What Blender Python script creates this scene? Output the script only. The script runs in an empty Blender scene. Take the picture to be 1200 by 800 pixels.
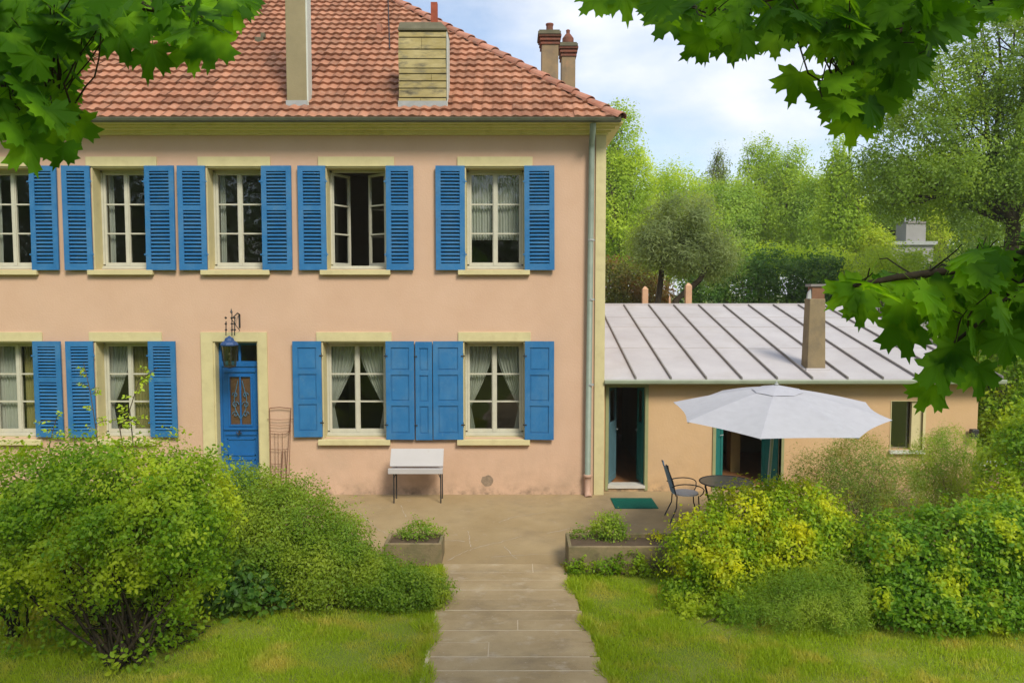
import bpy, math, random
import numpy as np
from mathutils import Vector
R = math.radians
random.seed(7)
rng = np.random.default_rng(7)
scene = bpy.context.scene
COL = scene.collection

# ------------------------------------------------------------------ camera
FPX, CYW, EYE = 900.0, -14.5, 3.87
TH = math.atan(58 / 900)
cam = bpy.data.cameras.new('camera'); camo = bpy.data.objects.new('camera', cam); COL.objects.link(camo)
cam.sensor_width = 36; cam.lens = 27; cam.clip_start = .05; cam.clip_end = 3000
camo.location = (0, CYW, EYE); camo.rotation_euler = (math.pi / 2 - TH, 0, 0)
scene.camera = camo

# ------------------------------------------------------------------ light
SUN_EL, SUN_AZ = R(44), R(28)          # azimuth to the right of the axis behind the camera
world = bpy.data.worlds.new('World'); scene.world = world; world.use_nodes = True
wn, wl = world.node_tree.nodes, world.node_tree.links
for n in list(wn): wn.remove(n)
wo = wn.new('ShaderNodeOutputWorld'); bg = wn.new('ShaderNodeBackground'); bg.inputs[1].default_value = .1
sky = wn.new('ShaderNodeTexSky'); sky.sky_type = 'NISHITA'; sky.sun_disc = False
sky.sun_elevation = SUN_EL; sky.sun_rotation = math.pi - SUN_AZ
sky.air_density = 1.0; sky.dust_density = .6; sky.ozone_density = 1.2
tc = wn.new('ShaderNodeTexCoord'); mp = wn.new('ShaderNodeMapping'); mp.inputs['Scale'].default_value = (1, 1, 2.3)
mp.inputs['Location'].default_value = (.35, .2, .1)
nz = wn.new('ShaderNodeTexNoise'); nz.inputs['Scale'].default_value = 2.6; nz.inputs['Detail'].default_value = 8; nz.inputs['Roughness'].default_value = .55
rp = wn.new('ShaderNodeValToRGB'); rp.color_ramp.elements[0].position = .42; rp.color_ramp.elements[1].position = .62
rp.color_ramp.elements[0].color = (.25, .25, .25, 1)
nz2 = wn.new('ShaderNodeTexNoise'); nz2.inputs['Scale'].default_value = 5; nz2.inputs['Detail'].default_value = 5
rc = wn.new('ShaderNodeValToRGB'); rc.color_ramp.elements[0].position = .35; rc.color_ramp.elements[1].position = .7
rc.color_ramp.elements[0].color = (4.5, 5.0, 6.0, 1); rc.color_ramp.elements[1].color = (6.3, 6.3, 6.4, 1)
mx = wn.new('ShaderNodeMix'); mx.data_type = 'RGBA'
wl.new(tc.outputs['Generated'], mp.inputs[0]); wl.new(mp.outputs[0], nz.inputs[0]); wl.new(mp.outputs[0], nz2.inputs[0])
wl.new(nz.outputs[0], rp.inputs[0]); wl.new(nz2.outputs[0], rc.inputs[0])
wl.new(rp.outputs[0], mx.inputs[0]); wl.new(sky.outputs[0], mx.inputs[6]); wl.new(rc.outputs[0], mx.inputs[7])
wl.new(mx.outputs[2], bg.inputs[0]); wl.new(bg.outputs[0], wo.inputs[0])
sl = bpy.data.lights.new('sun', 'SUN'); sl.energy = 2.1; sl.angle = R(18); sl.color = (1, .93, .79)
so = bpy.data.objects.new('sun', sl); COL.objects.link(so)
sd = Vector((math.sin(SUN_AZ) * math.cos(SUN_EL), -math.cos(SUN_AZ) * math.cos(SUN_EL), math.sin(SUN_EL)))
so.rotation_euler = sd.to_track_quat('Z', 'Y').to_euler(); so.location = sd * 40
scene.view_settings.view_transform = 'Standard'; scene.view_settings.look = 'None'
scene.view_settings.exposure = .9; scene.view_settings.gamma = 1; scene.view_settings.use_curve_mapping = False
scene.cycles.max_bounces = 8; scene.cycles.transparent_max_bounces = 12
scene.cycles.caustics_reflective = False; scene.cycles.caustics_refractive = False

# ------------------------------------------------------------------ photo geometry
def ray(x, y):
    u = (x - 600) / FPX; v = (400 - y) / FPX
    return Vector((u, math.cos(TH) + v * math.sin(TH), -math.sin(TH) + v * math.cos(TH)))
def at(x, y, Y):
    d = ray(x, y); return Vector((0, CYW, EYE)) + d * ((Y - CYW) / d.y)
def on(x, y, z=0.):
    d = ray(x, y); return Vector((0, CYW, EYE)) + d * ((z - EYE) / d.z)
def ad(x, y, d): return at(x, y, CYW + d)

# ------------------------------------------------------------------ materials
MATS = {}
def mat(name, col, rough=.7, var=.12, scale=6., col2=None, bump=0., bscale=40., metal=0., spec=.4, dirt=None, stretch=None, detail=6, island=0.):
    if name in MATS: return MATS[name]
    m = bpy.data.materials.new(name); m.use_nodes = True; MATS[name] = m
    n, l = m.node_tree.nodes, m.node_tree.links
    b = n['Principled BSDF']; b.inputs['Roughness'].default_value = rough; b.inputs['Metallic'].default_value = metal
    b.inputs['Specular IOR Level'].default_value = spec
    g = n.new('ShaderNodeNewGeometry'); mp = n.new('ShaderNodeMapping'); l.new(g.outputs['Position'], mp.inputs[0])
    if stretch: mp.inputs['Scale'].default_value = stretch
    t = n.new('ShaderNodeTexNoise'); t.inputs['Scale'].default_value = scale; t.inputs['Detail'].default_value = detail; t.inputs['Roughness'].default_value = .62
    l.new(mp.outputs[0], t.inputs[0])
    r = n.new('ShaderNodeValToRGB'); r.color_ramp.elements[0].position = .3; r.color_ramp.elements[1].position = .7
    c2 = col2 or tuple(min(1, c * (1 + var)) for c in col); c1 = col if col2 else tuple(c * (1 - var) for c in col)
    r.color_ramp.elements[0].color = (*c1, 1); r.color_ramp.elements[1].color = (*c2, 1)
    l.new(t.outputs[0], r.inputs[0]); last = r.outputs[0]
    if island:
        hv = n.new('ShaderNodeHueSaturation'); mr = n.new('ShaderNodeMapRange')
        mr.inputs[3].default_value = 1 - island; mr.inputs[4].default_value = 1 + island
        l.new(g.outputs['Random Per Island'], mr.inputs[0]); l.new(mr.outputs[0], hv.inputs['Value']); l.new(last, hv.inputs['Color']); last = hv.outputs[0]
    if dirt:                                             # list of (colour, scale, lo, hi, amount, z0, z1) ; stain fades between z0 and z1
        for (dc, ds, lo, hi, am, z0, z1) in dirt:
            t2 = n.new('ShaderNodeTexNoise'); t2.inputs['Scale'].default_value = ds; t2.inputs['Detail'].default_value = 8; t2.inputs['Roughness'].default_value = .65
            l.new(mp.outputs[0], t2.inputs[0])
            m2 = n.new('ShaderNodeMapRange'); m2.inputs[1].default_value = lo; m2.inputs[2].default_value = hi; m2.inputs[4].default_value = am
            l.new(t2.outputs[0], m2.inputs[0]); fac = m2.outputs[0]
            if z0 is not None:
                sx = n.new('ShaderNodeSeparateXYZ'); l.new(g.outputs['Position'], sx.inputs[0])
                m3 = n.new('ShaderNodeMapRange'); m3.inputs[1].default_value = z0; m3.inputs[2].default_value = z1
                m3.inputs[3].default_value = 1; m3.inputs[4].default_value = 0; l.new(sx.outputs[2], m3.inputs[0])
                mu = n.new('ShaderNodeMath'); mu.operation = 'MULTIPLY'; l.new(fac, mu.inputs[0]); l.new(m3.outputs[0], mu.inputs[1]); fac = mu.outputs[0]
            mm = n.new('ShaderNodeMix'); mm.data_type = 'RGBA'; l.new(fac, mm.inputs[0]); l.new(last, mm.inputs[6]); mm.inputs[7].default_value = (*dc, 1); last = mm.outputs[2]
    l.new(last, b.inputs['Base Color'])
    if bump:
        t3 = n.new('ShaderNodeTexNoise'); t3.inputs['Scale'].default_value = bscale; t3.inputs['Detail'].default_value = 5
        l.new(mp.outputs[0], t3.inputs[0])
        bp = n.new('ShaderNodeBump'); bp.inputs['Strength'].default_value = min(1, bump); bp.inputs['Distance'].default_value = .01
        l.new(t3.outputs[0], bp.inputs['Height']); l.new(bp.outputs[0], b.inputs['Normal'])
    return m

def leafmat(name, c1, c2, tr=.45, rough=.5, patch=None, pscale=1.3, plo=.45, phi=.62, trs=1.6, spec=.25):
    if name in MATS: return MATS[name]
    m = bpy.data.materials.new(name); m.use_nodes = True; MATS[name] = m
    n, l = m.node_tree.nodes, m.node_tree.links
    b = n['Principled BSDF']; out = n['Material Output']
    b.inputs['Roughness'].default_value = rough; b.inputs['Specular IOR Level'].default_value = spec
    g = n.new('ShaderNodeNewGeometry'); r = n.new('ShaderNodeValToRGB')
    r.color_ramp.elements[0].color = (*c1, 1); r.color_ramp.elements[1].color = (*c2, 1)
    l.new(g.outputs['Random Per Island'], r.inputs[0]); last = r.outputs[0]
    if patch:
        t = n.new('ShaderNodeTexNoise'); t.inputs['Scale'].default_value = pscale; t.inputs['Detail'].default_value = 4
        l.new(g.outputs['Position'], t.inputs[0])
        mr = n.new('ShaderNodeMapRange'); mr.inputs[1].default_value = plo; mr.inputs[2].default_value = phi; l.new(t.outputs[0], mr.inputs[0])
        mm = n.new('ShaderNodeMix'); mm.data_type = 'RGBA'; l.new(mr.outputs[0], mm.inputs[0]); l.new(last, mm.inputs[6]); mm.inputs[7].default_value = (*patch, 1); last = mm.outputs[2]
    l.new(last, b.inputs['Base Color'])
    tl = n.new('ShaderNodeBsdfTranslucent'); sc = n.new('ShaderNodeVectorMath'); sc.operation = 'MULTIPLY'
    sc.inputs[1].default_value = (trs * 1.15, trs, trs * .35); l.new(last, sc.inputs[0]); l.new(sc.outputs[0], tl.inputs[0])
    ms = n.new('ShaderNodeMixShader'); ms.inputs[0].default_value = tr
    l.new(b.outputs[0], ms.inputs[1]); l.new(tl.outputs[0], ms.inputs[2]); l.new(ms.outputs[0], out.inputs[0])
    return m

def glassmat(name='window_glass', tint=(.93, .96, .95)):
    if name in MATS: return MATS[name]
    m = bpy.data.materials.new(name); m.use_nodes = True; MATS[name] = m
    n, l = m.node_tree.nodes, m.node_tree.links
    n.remove(n['Principled BSDF']); out = n['Material Output']
    tr = n.new('ShaderNodeBsdfTransparent'); tr.inputs[0].default_value = (*tint, 1)
    gl = n.new('ShaderNodeBsdfGlossy'); gl.inputs[1].default_value = .02
    lw = n.new('ShaderNodeLayerWeight'); lw.inputs[0].default_value = .5; pw = n.new('ShaderNodeMath'); pw.operation = 'POWER'; pw.inputs[1].default_value = 5; l.new(lw.outputs['Facing'], pw.inputs[0]); fr = n.new('ShaderNodeMapRange'); fr.inputs[3].default_value = .085; l.new(pw.outputs[0], fr.inputs[0])
    g = n.new('ShaderNodeNewGeometry'); t = n.new('ShaderNodeTexNoise'); t.inputs['Scale'].default_value = 2.5; l.new(g.outputs['Position'], t.inputs[0])
    bp = n.new('ShaderNodeBump'); bp.inputs['Strength'].default_value = .25; bp.inputs['Distance'].default_value = .02; l.new(t.outputs[0], bp.inputs['Height']); l.new(bp.outputs[0], gl.inputs['Normal'])
    ms = n.new('ShaderNodeMixShader'); l.new(fr.outputs[0], ms.inputs[0]); l.new(tr.outputs[0], ms.inputs[1]); l.new(gl.outputs[0], ms.inputs[2])
    l.new(ms.outputs[0], out.inputs[0]); return m

def clothmat(name, col, transp=.15, tr=.3):
    if name in MATS: return MATS[name]
    m = mat(name, col, .9, .06, 9, spec=.1); n, l = m.node_tree.nodes, m.node_tree.links
    b = n['Principled BSDF']; out = n['Material Output']; t = n.new('ShaderNodeBsdfTransparent'); q = n.new('ShaderNodeBsdfTranslucent')
    q.inputs[0].default_value = (*col, 1); s1 = n.new('ShaderNodeMixShader'); s1.inputs[0].default_value = tr
    s2 = n.new('ShaderNodeMixShader'); s2.inputs[0].default_value = transp
    l.new(b.outputs[0], s1.inputs[1]); l.new(q.outputs[0], s1.inputs[2]); l.new(s1.outputs[0], s2.inputs[1]); l.new(t.outputs[0], s2.inputs[2]); l.new(s2.outputs[0], out.inputs[0])
    return m

M_WALL = mat('peach_render', (.55, .36, .245), .93, .06, 1.1, col2=(.60, .405, .285), bump=.35, bscale=30, spec=.15,
    dirt=[((.33, .23, .15), 1.6, .40, .72, .75, .0, 1.1), ((.16, .12, .08), 5, .46, .66, .9, -.02, .22), ((.50, .35, .25), .8, .5, .8, .4, None, None),
          ((.48, .36, .27), 14, .60, .72, .35, None, None)])
M_WALL2 = mat('annex_render', (.53, .345, .18), .93, .06, 1.1, col2=(.58, .39, .22), bump=.35, bscale=30, spec=.15,
    dirt=[((.30, .21, .13), 1.6, .40, .72, .75, .0, .9), ((.14, .11, .08), 5, .46, .66, .9, .0, .25), ((.42, .30, .2), .9, .5, .8, .4, None, None)])
M_CREAM = mat('cream_trim', (.56, .49, .265), .8, .07, 3, bump=.15, spec=.2, dirt=[((.40, .33, .18), 4, .52, .75, .5, None, None)])
M_OLIVE = mat('olive_cornice', (.70, .62, .28), .8, .08, 3, spec=.2, dirt=[((.30, .25, .09), 3, .5, .75, .5, None, None)])
M_BLUE = mat('blue_shutter_paint', (.017, .128, .31), .55, .10, 4, col2=(.028, .16, .36), spec=.35, bump=.1, dirt=[((.075, .20, .36), 3, .45, .72, .6, None, None), ((.16, .28, .38), 11, .62, .74, .5, None, None), ((.02, .08, .16), 6, .6, .75, .5, None, None)])
M_DOORB = mat('door_blue_paint', (.010, .11, .33), .45, .10, 3, spec=.4, dirt=[((.02, .09, .2), 5, .55, .75, .4, None, None)])
M_WHITE = mat('old_white_paint', (.50, .485, .39), .6, .07, 7, spec=.3, dirt=[((.42, .39, .28), 9, .55, .75, .5, None, None)])
M_GREYW = mat('grey_white_paint', (.52, .53, .46), .6, .08, 7, spec=.3)
M_PIPE = mat('zinc_pipe_green', (.20, .24, .19), .55, .12, 5, metal=.1, spec=.4)
M_GUT = mat('gutter_dark_green', (.10, .105, .07), .5, .15, 4, spec=.4)
M_GUT2 = mat('annex_gutter_green', (.27, .31, .22), .55, .12, 4, spec=.4)
M_TILE = mat('clay_tile', (.27, .115, .066), .85, .2, 1.4, col2=(.385, .19, .115), bump=.3, bscale=50, spec=.2, island=.24,
    dirt=[((.20, .13, .09), 1.2, .55, .8, .6, None, None), ((.50, .36, .27), 9, .55, .75, .45, None, None)])
M_TILED = mat('ridge_tile', (.30, .12, .075), .85, .2, 3, col2=(.46, .22, .15), bump=.4, spec=.2, island=.15, dirt=[((.13, .11, .08), 6, .5, .7, .6, None, None)])
M_CHIM = mat('chimney_render', (.27, .225, .13), .9, .1, 2, bump=.3, spec=.15, dirt=[((.20, .17, .1), 2.5, .5, .75, .5, None, None)])
M_STONE = mat('chimney_stone', (.30, .235, .09), .9, .15, 3, col2=(.46, .38, .19), stretch=(1, 1, 3), bump=.6, spec=.15, island=.12, dirt=[((.14, .125, .09), 4, .5, .66, .8, None, None), ((.50, .44, .26), 8, .58, .74, .5, None, None), ((.06, .055, .04), 2.2, .62, .72, .8, None, None)])
M_BRICK = mat('red_brick', (.30, .075, .04), .9, .2, 8, spec=.2, bump=.4)
M_BRICK2 = mat('sooty_brick', (.19, .07, .045), .9, .2, 8, spec=.2, bump=.4, dirt=[((.09, .07, .05), 6, .45, .7, .7, None, None)])
M_DARKCAP = mat('chimney_cap', (.12, .11, .07), .85, .2, 5, spec=.2, bump=.3)
M_FLASH = mat('zinc_flashing', (.32, .33, .32), .5, .12, 5, spec=.4)
M_ZINC = mat('zinc_roof', (.40, .375, .38), .5, .06, 1.1, col2=(.48, .455, .455), spec=.35, bump=.1, bscale=5, dirt=[((.36, .32, .29), 1.6, .5, .78, .55, None, None), ((.33, .29, .26), 8, .62, .75, .3, None, None)])
M_SEAM = mat('zinc_seam', (.20, .18, .165), .6, .15, 4, spec=.3)
M_CONC = mat('patio_concrete', (.28, .20, .10), .92, .12, .7, col2=(.385, .29, .16), bump=.4, bscale=60, spec=.15,
    dirt=[((.16, .12, .08), .8, .48, .75, .6, None, None), ((.42, .34, .27), 6, .6, .72, .4, None, None), ((.20, .17, .12), 22, .58, .7, .45, None, None)])
M_SLAB = mat('path_slab', (.29, .21, .108), .92, .14, 1.3, col2=(.42, .32, .185), bump=.5, bscale=60, spec=.15, stretch=(1, 1.35, 1), island=.06,
    dirt=[((.16, .125, .085), 1.5, .5, .75, .6, None, None), ((.50, .42, .32), 3.2, .55, .70, .55, None, None), ((.55, .47, .37), 16, .63, .70, .6, None, None), ((.14, .12, .07), 25, .6, .7, .5, None, None)])
M_CRACK = mat('pale_crack_filler', (.42, .35, .27), .9, .1, 5)
M_PLANT = mat('planter_concrete', (.24, .185, .105), .92, .14, 3, bump=.5, spec=.15, dirt=[((.12, .12, .055), 4, .45, .68, .8, None, None), ((.10, .08, .05), 9, .55, .7, .6, None, None)])
M_SOIL = mat('soil', (.09, .06, .035), .95, .25, 5, bump=.8)
M_GROUND = mat('lawn_soil', (.13, .18, .025), .95, .3, 1.2, col2=(.21, .24, .04), bump=.6, spec=.1, dirt=[((.22, .16, .08), .9, .55, .72, .6, None, None)])
M_IRON = mat('black_iron', (.025, .024, .024), .5, .2, 8, spec=.4)
M_RUST = mat('rusty_wire', (.16, .07, .04), .8, .25, 10)
M_TEAL = mat('teal_paint', (.012, .13, .115), .5, .12, 4, spec=.4)
M_GREYBLUE = mat('greyblue_door', (.08, .16, .19), .45, .12, 3, spec=.4)
M_INT = mat('interior_plaster', (.32, .27, .19), .9, .1, 1)
M_FLOOR = mat('interior_boards', (.13, .065, .03), .5, .2, 3, stretch=(4, .5, 1))
M_BARK = mat('bark', (.10, .075, .05), .92, .3, 9, bump=.8, spec=.15)
M_BARKD = mat('dark_bark', (.045, .035, .022), .92, .3, 9, bump=.8, spec=.15)
M_BENCH = mat('bench_paint', (.44, .42, .41), .6, .05, 2, spec=.3, dirt=[((.36, .33, .28), 9, .6, .75, .5, None, None)])
M_MAT = mat('green_mat', (.008, .10, .07), .95, .2, 30, bump=.6, bscale=120, spec=.1)
M_GLASS = glassmat()

# ------------------------------------------------------------------ mesh building
def wpos(o):
    p = Vector((0, 0, 0))
    while o is not None: p += Vector(o.location); o = o.parent
    return p
class MB:
    def __init__(s): s.v = []; s.f = []
    def poly(s, pts, faces):
        k = len(s.v); s.v += [tuple(p) for p in pts]; s.f += [tuple(k + i for i in f) for f in faces]; return s
    def box(s, x0, x1, y0, y1, z0, z1):
        return s.poly([(x0, y0, z0), (x1, y0, z0), (x1, y1, z0), (x0, y1, z0), (x0, y0, z1), (x1, y0, z1), (x1, y1, z1), (x0, y1, z1)],
                      [(0, 3, 2, 1), (4, 5, 6, 7), (0, 1, 5, 4), (1, 2, 6, 5), (2, 3, 7, 6), (3, 0, 4, 7)])
    def obox(s, c, ax, ay, az, hx, hy, hz):
        c = Vector(c); P = []
        for k in ((-1, -1, -1), (1, -1, -1), (1, 1, -1), (-1, 1, -1), (-1, -1, 1), (1, -1, 1), (1, 1, 1), (-1, 1, 1)):
            P.append(c + ax * hx * k[0] + ay * hy * k[1] + az * hz * k[2])
        return s.poly(P, [(0, 3, 2, 1), (4, 5, 6, 7), (0, 1, 5, 4), (1, 2, 6, 5), (2, 3, 7, 6), (3, 0, 4, 7)])
    def tube(s, pts, rad, n=8, cap=True):
        pts = [Vector(p) for p in pts]
        if not isinstance(rad, (list, tuple)): rad = [rad] * len(pts)
        k = len(s.v); ref = None
        for i, p in enumerate(pts):
            t = (pts[min(i + 1, len(pts) - 1)] - pts[max(i - 1, 0)]).normalized()
            if ref is None: ref = Vector((0, 0, 1)) if abs(t.z) < .9 else Vector((1, 0, 0))
            u = t.cross(ref).normalized(); w = t.cross(u).normalized(); ref = -w if False else ref
            for j in range(n):
                a = 2 * math.pi * j / n; q = p + (u * math.cos(a) + w * math.sin(a)) * rad[i]; s.v.append(tuple(q))
        for i in range(len(pts) - 1):
            for j in range(n):
                a = k + i * n + j; b = k + i * n + (j + 1) % n; s.f.append((a, b, b + n, a + n))
        if cap:
            s.f.append(tuple(k + j for j in range(n))); s.f.append(tuple(k + (len(pts) - 1) * n + j for j in reversed(range(n))))
        return s
    def lathe(s, c, prof, n=16):
        c = Vector(c); k = len(s.v)
        for (r, z) in prof:
            for j in range(n):
                a = 2 * math.pi * j / n; s.v.append((c.x + r * math.cos(a), c.y + r * math.sin(a), c.z + z))
        for i in range(len(prof) - 1):
            for j in range(n):
                a = k + i * n + j; b = k + i * n + (j + 1) % n; s.f.append((a, b, b + n, a + n))
        s.f.append(tuple(k + j for j in reversed(range(n)))); s.f.append(tuple(k + (len(prof) - 1) * n + j for j in range(n)))
        return s
    def build(s, name, m, parent=None, origin=None, smooth=False, bevel=0.):
        V = np.array(s.v, dtype=float).reshape(-1, 3)
        if parent is not None: o0 = np.array(wpos(parent)); 
        elif origin is not None: o0 = np.array(origin)
        else:
            mn, mxx = V.min(0), V.max(0); o0 = np.array([(mn[0] + mxx[0]) / 2, (mn[1] + mxx[1]) / 2, mn[2]])
        me = bpy.data.meshes.new(name); me.from_pydata([tuple(q) for q in (V - o0)], [], s.f); me.update()
        me.materials.append(m); 
        if smooth: me.polygons.foreach_set('use_smooth', [True] * len(me.polygons))
        o = bpy.data.objects.new(name, me); COL.objects.link(o)
        if parent is not None: o.parent = parent
        else: o.location = o0
        if bevel:
            b = o.modifiers.new('bevel', 'BEVEL'); b.width = bevel; b.segments = 2; b.limit_method = 'ANGLE'
        return o
def tag(o, label=None, cat=None, group=None, kind=None):
    if label: o['label'] = label
    if cat: o['category'] = cat
    if group: o['group'] = group
    if kind: o['kind'] = kind
    return o
def empty(name, loc, label, cat, group=None):
    o = bpy.data.objects.new(name, None); COL.objects.link(o); o.location = loc; o.empty_display_size = .2
    return tag(o, label, cat, group)
def structure(o): o['kind'] = 'structure'; return o

def npmesh(name, V, F, m, parent=None, origin=(0, 0, 0), smooth=False):
    """V (n,3) world coords, F (k,3 or 4) array"""
    o0 = np.array(wpos(parent)) if parent is not None else np.array(origin, dtype=float)
    me = bpy.data.meshes.new(name); V = V - o0
    nv, nf, k = len(V), len(F), F.shape[1]
    me.vertices.add(nv); me.vertices.foreach_set('co', V.astype(np.float32).ravel())
    me.loops.add(nf * k); me.loops.foreach_set('vertex_index', F.astype(np.int32).ravel())
    me.polygons.add(nf); me.polygons.foreach_set('loop_start', np.arange(0, nf * k, k, dtype=np.int32))
    me.polygons.foreach_set('loop_total', np.full(nf, k, dtype=np.int32))
    if smooth: me.polygons.foreach_set('use_smooth', np.ones(nf, dtype=bool))
    me.update(calc_edges=True); me.materials.append(m)
    o = bpy.data.objects.new(name, me); COL.objects.link(o)
    if parent is not None: o.parent = parent
    else: o.location = o0
    return o

# leaf templates: length along +y, width along x, normal +z
T_RHOMB = (np.array([(0, 0, 0), (-.28, .45, .07), (0, 1, -.03), (.28, .45, .07)]), np.array([(0, 2, 1), (0, 3, 2)]))
T_OVAL = (np.array([(0, 0, 0), (-.24, .25, .06), (-.27, .6, .05), (0, 1, -.08), (.27, .6, .05), (.24, .25, .06), (0, .45, 0)]),
          np.array([(0, 6, 1), (1, 6, 2), (2, 6, 3), (3, 6, 4), (4, 6, 5), (5, 6, 0)]))
T_NARROW = (np.array([(0, 0, 0), (-.1, .5, .02), (0, 1, -.03), (.1, .5, .02)]), np.array([(0, 2, 1), (0, 3, 2)]))
def maple_template():
    half = [(0, 1.0), (.05, .84), (.16, .84), (.13, .70), (.19, .57), (.29, .62), (.40, .74), (.42, .62), (.56, .63), (.51, .51), (.68, .43), (.54, .36),
            (.44, .27), (.38, .20), (.50, .14), (.56, -.02), (.38, -.00), (.28, -.10), (.12, -.02), (.03, .05)]
    pts = half + [(-x, y) for (x, y) in reversed(half[1:])]
    V = [(0, .12, 0)] + [(x, y, 0) for x, y in pts]
    V = np.array(V); r = np.hypot(V[:, 0], V[:, 1] - .12)
    V[:, 2] = -.20 * r ** 2 + .07 * np.abs(V[:, 0])
    n = len(pts); F = [(0, 1 + i, 1 + (i + 1) % n) for i in range(n)]
    # petiole
    k = len(V); V = np.vstack([V, [(-.012, .12, 0), (.012, .12, 0), (.006, -.55, .12), (-.006, -.55, .12)]])
    F += [(k, k + 1, k + 2), (k, k + 2, k + 3)]
    return V, np.array(F)
T_MAPLE = maple_template()
def instance(tmpl, P, N, D, S, Q=None):
    """P points, N normals, D in-plane direction hint, S scale -> V,F"""
    tv, tf = tmpl
    N = N / (np.linalg.norm(N, axis=1, keepdims=True) + 1e-9)
    D = D - N * np.sum(D * N, axis=1, keepdims=True); D /= (np.linalg.norm(D, axis=1, keepdims=True) + 1e-9)
    X = np.cross(D, N)
    if np.ndim(S) == 1: S = S[:, None]
    V = P[:, None, :] + (tv[None, :, 0:1] * X[:, None, :] + tv[None, :, 1:2] * D[:, None, :] + tv[None, :, 2:3] * N[:, None, :] * (1. if Q is None else Q[:, None, None])) * S[:, None, :]
    n, k = len(P), len(tv)
    F = (tf[None] + (np.arange(n) * k)[:, None, None]).reshape(-1, tf.shape[1])
    return V.reshape(-1, 3), F
def unit(n):
    v = rng.normal(size=(n, 3)); return v / np.linalg.norm(v, axis=1, keepdims=True)
def crown(blobs, n, clump=.16, per=22, inner=.25, flat=1.0, up=.35, zmin=None, lump=1., spray=.06, nr=.55, hole=-.85, edge=.09):
    """clumped leaf positions over/in ellipsoids; blobs = [(c, (rx,ry,rz))]"""
    w = np.array([b[1][0] * b[1][2] + b[1][1] * b[1][2] + b[1][0] * b[1][1] for b in blobs]); w /= w.sum()
    nc = max(6, n // per); idx = rng.choice(len(blobs), nc, p=w)
    C = np.array([tuple(b[0]) for b in blobs])[idx]; Rr = np.array([b[1] for b in blobs])[idx]
    u = unit(nc); rr = np.where(rng.random(nc) < inner, rng.uniform(.3, .85, nc), rng.normal(.95, edge, nc))[:, None]
    cc = C + u * Rr * rr
    Rm = float(np.mean([min(b[1]) for b in blobs])); kv = rng.normal(size=(5, 3)) * (3.2 / Rm); ph = rng.uniform(0, 6.3, 5)
    fld = np.sin(cc @ kv.T + ph).sum(1) / 2.2
    cc = cc + u * Rr * (.10 * lump * fld)[:, None]; kp = (fld > hole) | (rng.random(len(cc)) < .3); cc, u = cc[kp], u[kp]
    for b in blobs:                       # drop most clumps buried deep in a neighbour
        q = (cc - np.array(tuple(b[0]))) / np.array(b[1]); dd = np.linalg.norm(q, axis=1)
        keep = (dd > .72) | (rng.random(len(cc)) < .35); cc = cc[keep]; u = u[keep]
    if len(cc) == 0: return
    spr = rng.random(len(cc)) < spray; cc[spr] += u[spr] * np.array([.8, .8, 1.2]) * clump * rng.uniform(.8, 2.2, spr.sum())[:, None]
    k = rng.integers(0, len(cc), n); csz = rng.uniform(.6, 1.5, len(cc))[k][:, None]
    P = cc[k] + np.clip(rng.normal(size=(n, 3)), -1.7, 1.7) * clump * csz * np.array([1, 1, flat])
    U = u[k]
    N = U * .8 + np.array([0, 0, up]) + rng.normal(size=(n, 3)) * nr
    D = U * .6 + rng.normal(size=(n, 3)) * .7 + np.array([0, 0, .1])
    if zmin is not None:
        k2 = P[:, 2] > zmin; P, N, D = P[k2], N[k2], D[k2]
    return P, N, D
def foliage(name, m, parent, blobs, n, size, tmpl=T_RHOMB, **kw):
    P, N, D = crown(blobs, n, **kw)
    S = size * rng.uniform(.5, 1.45, len(P))
    V, F = instance(tmpl, P, N, D, S)
    return npmesh(name, V, F, m, parent)
def twig_path(a, b, wob=.08, n=6, sag=0.):
    a, b = Vector(a), Vector(b); L = (b - a).length; out = []
    w1 = Vector(rng.normal(size=3)) * wob * L; w2 = Vector(rng.normal(size=3)) * wob * L * .5
    for i in range(n + 1):
        t = i / n; out.append(a.lerp(b, t) + w1 * math.sin(math.pi * t) + w2 * math.sin(2 * math.pi * t) + Vector((0, 0, -sag * math.sin(math.pi * t))))
    return out
def stems(mb, base, tips, r0=.03, spread=.1, fork=2, wob=.08):
    for t in tips:
        b = Vector(base) + Vector((random.uniform(-spread, spread), random.uniform(-spread, spread), 0))
        p = twig_path(b, t, wob); n = len(p) - 1
        r = r0 * random.uniform(.6, 1.1); mb.tube(p, [r * (1 - .8 * i / n) for i in range(n + 1)], 6, cap=False)
        for _ in range(fork):
            i = random.randint(1, n - 1); q = p[i]; d = (p[n] - q); L = d.length
            e = q + d * .8 + Vector(rng.normal(size=3)) * L * .15
            pp = twig_path(q, e, wob, 4); mb.tube(pp, [r * .5 * (1 - .8 * j / 4) for j in range(5)], 5, cap=False)
def surftips(blobs, n, f=.8):
    out = []
    for _ in range(n):
        c, r = random.choice(blobs); u = unit(1)[0]; u[2] = abs(u[2]) * .9
        out.append(Vector((c[0] + u[0] * r[0] * f, c[1] + u[1] * r[1] * f, c[2] + u[2] * r[2] * f)))
    return out
def shrub(name, label, cat, base, blobs, n, size, m, bark=None, tmpl=T_RHOMB, nst=14, r0=.02, group=None, spread=.12, **kw):
    """blobs in world coordinates"""
    root = empty(name, base, label, cat, group)
    foliage('foliage', m, root, blobs, n, size, tmpl, **kw)
    mb = MB(); stems(mb, base, surftips(blobs, nst), r0, spread); mb.build('stem', bark or M_BARK, root, smooth=True)
    return root
def PB(x, y, d, rx, rz, ry=None):          # blob from photo px centre, depth d and radii in px (x, z) and metres (y)
    c = ad(x, y, d); k = d / FPX
    return (c, (rx * k, ry if ry else rx * k, rz * k))

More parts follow.
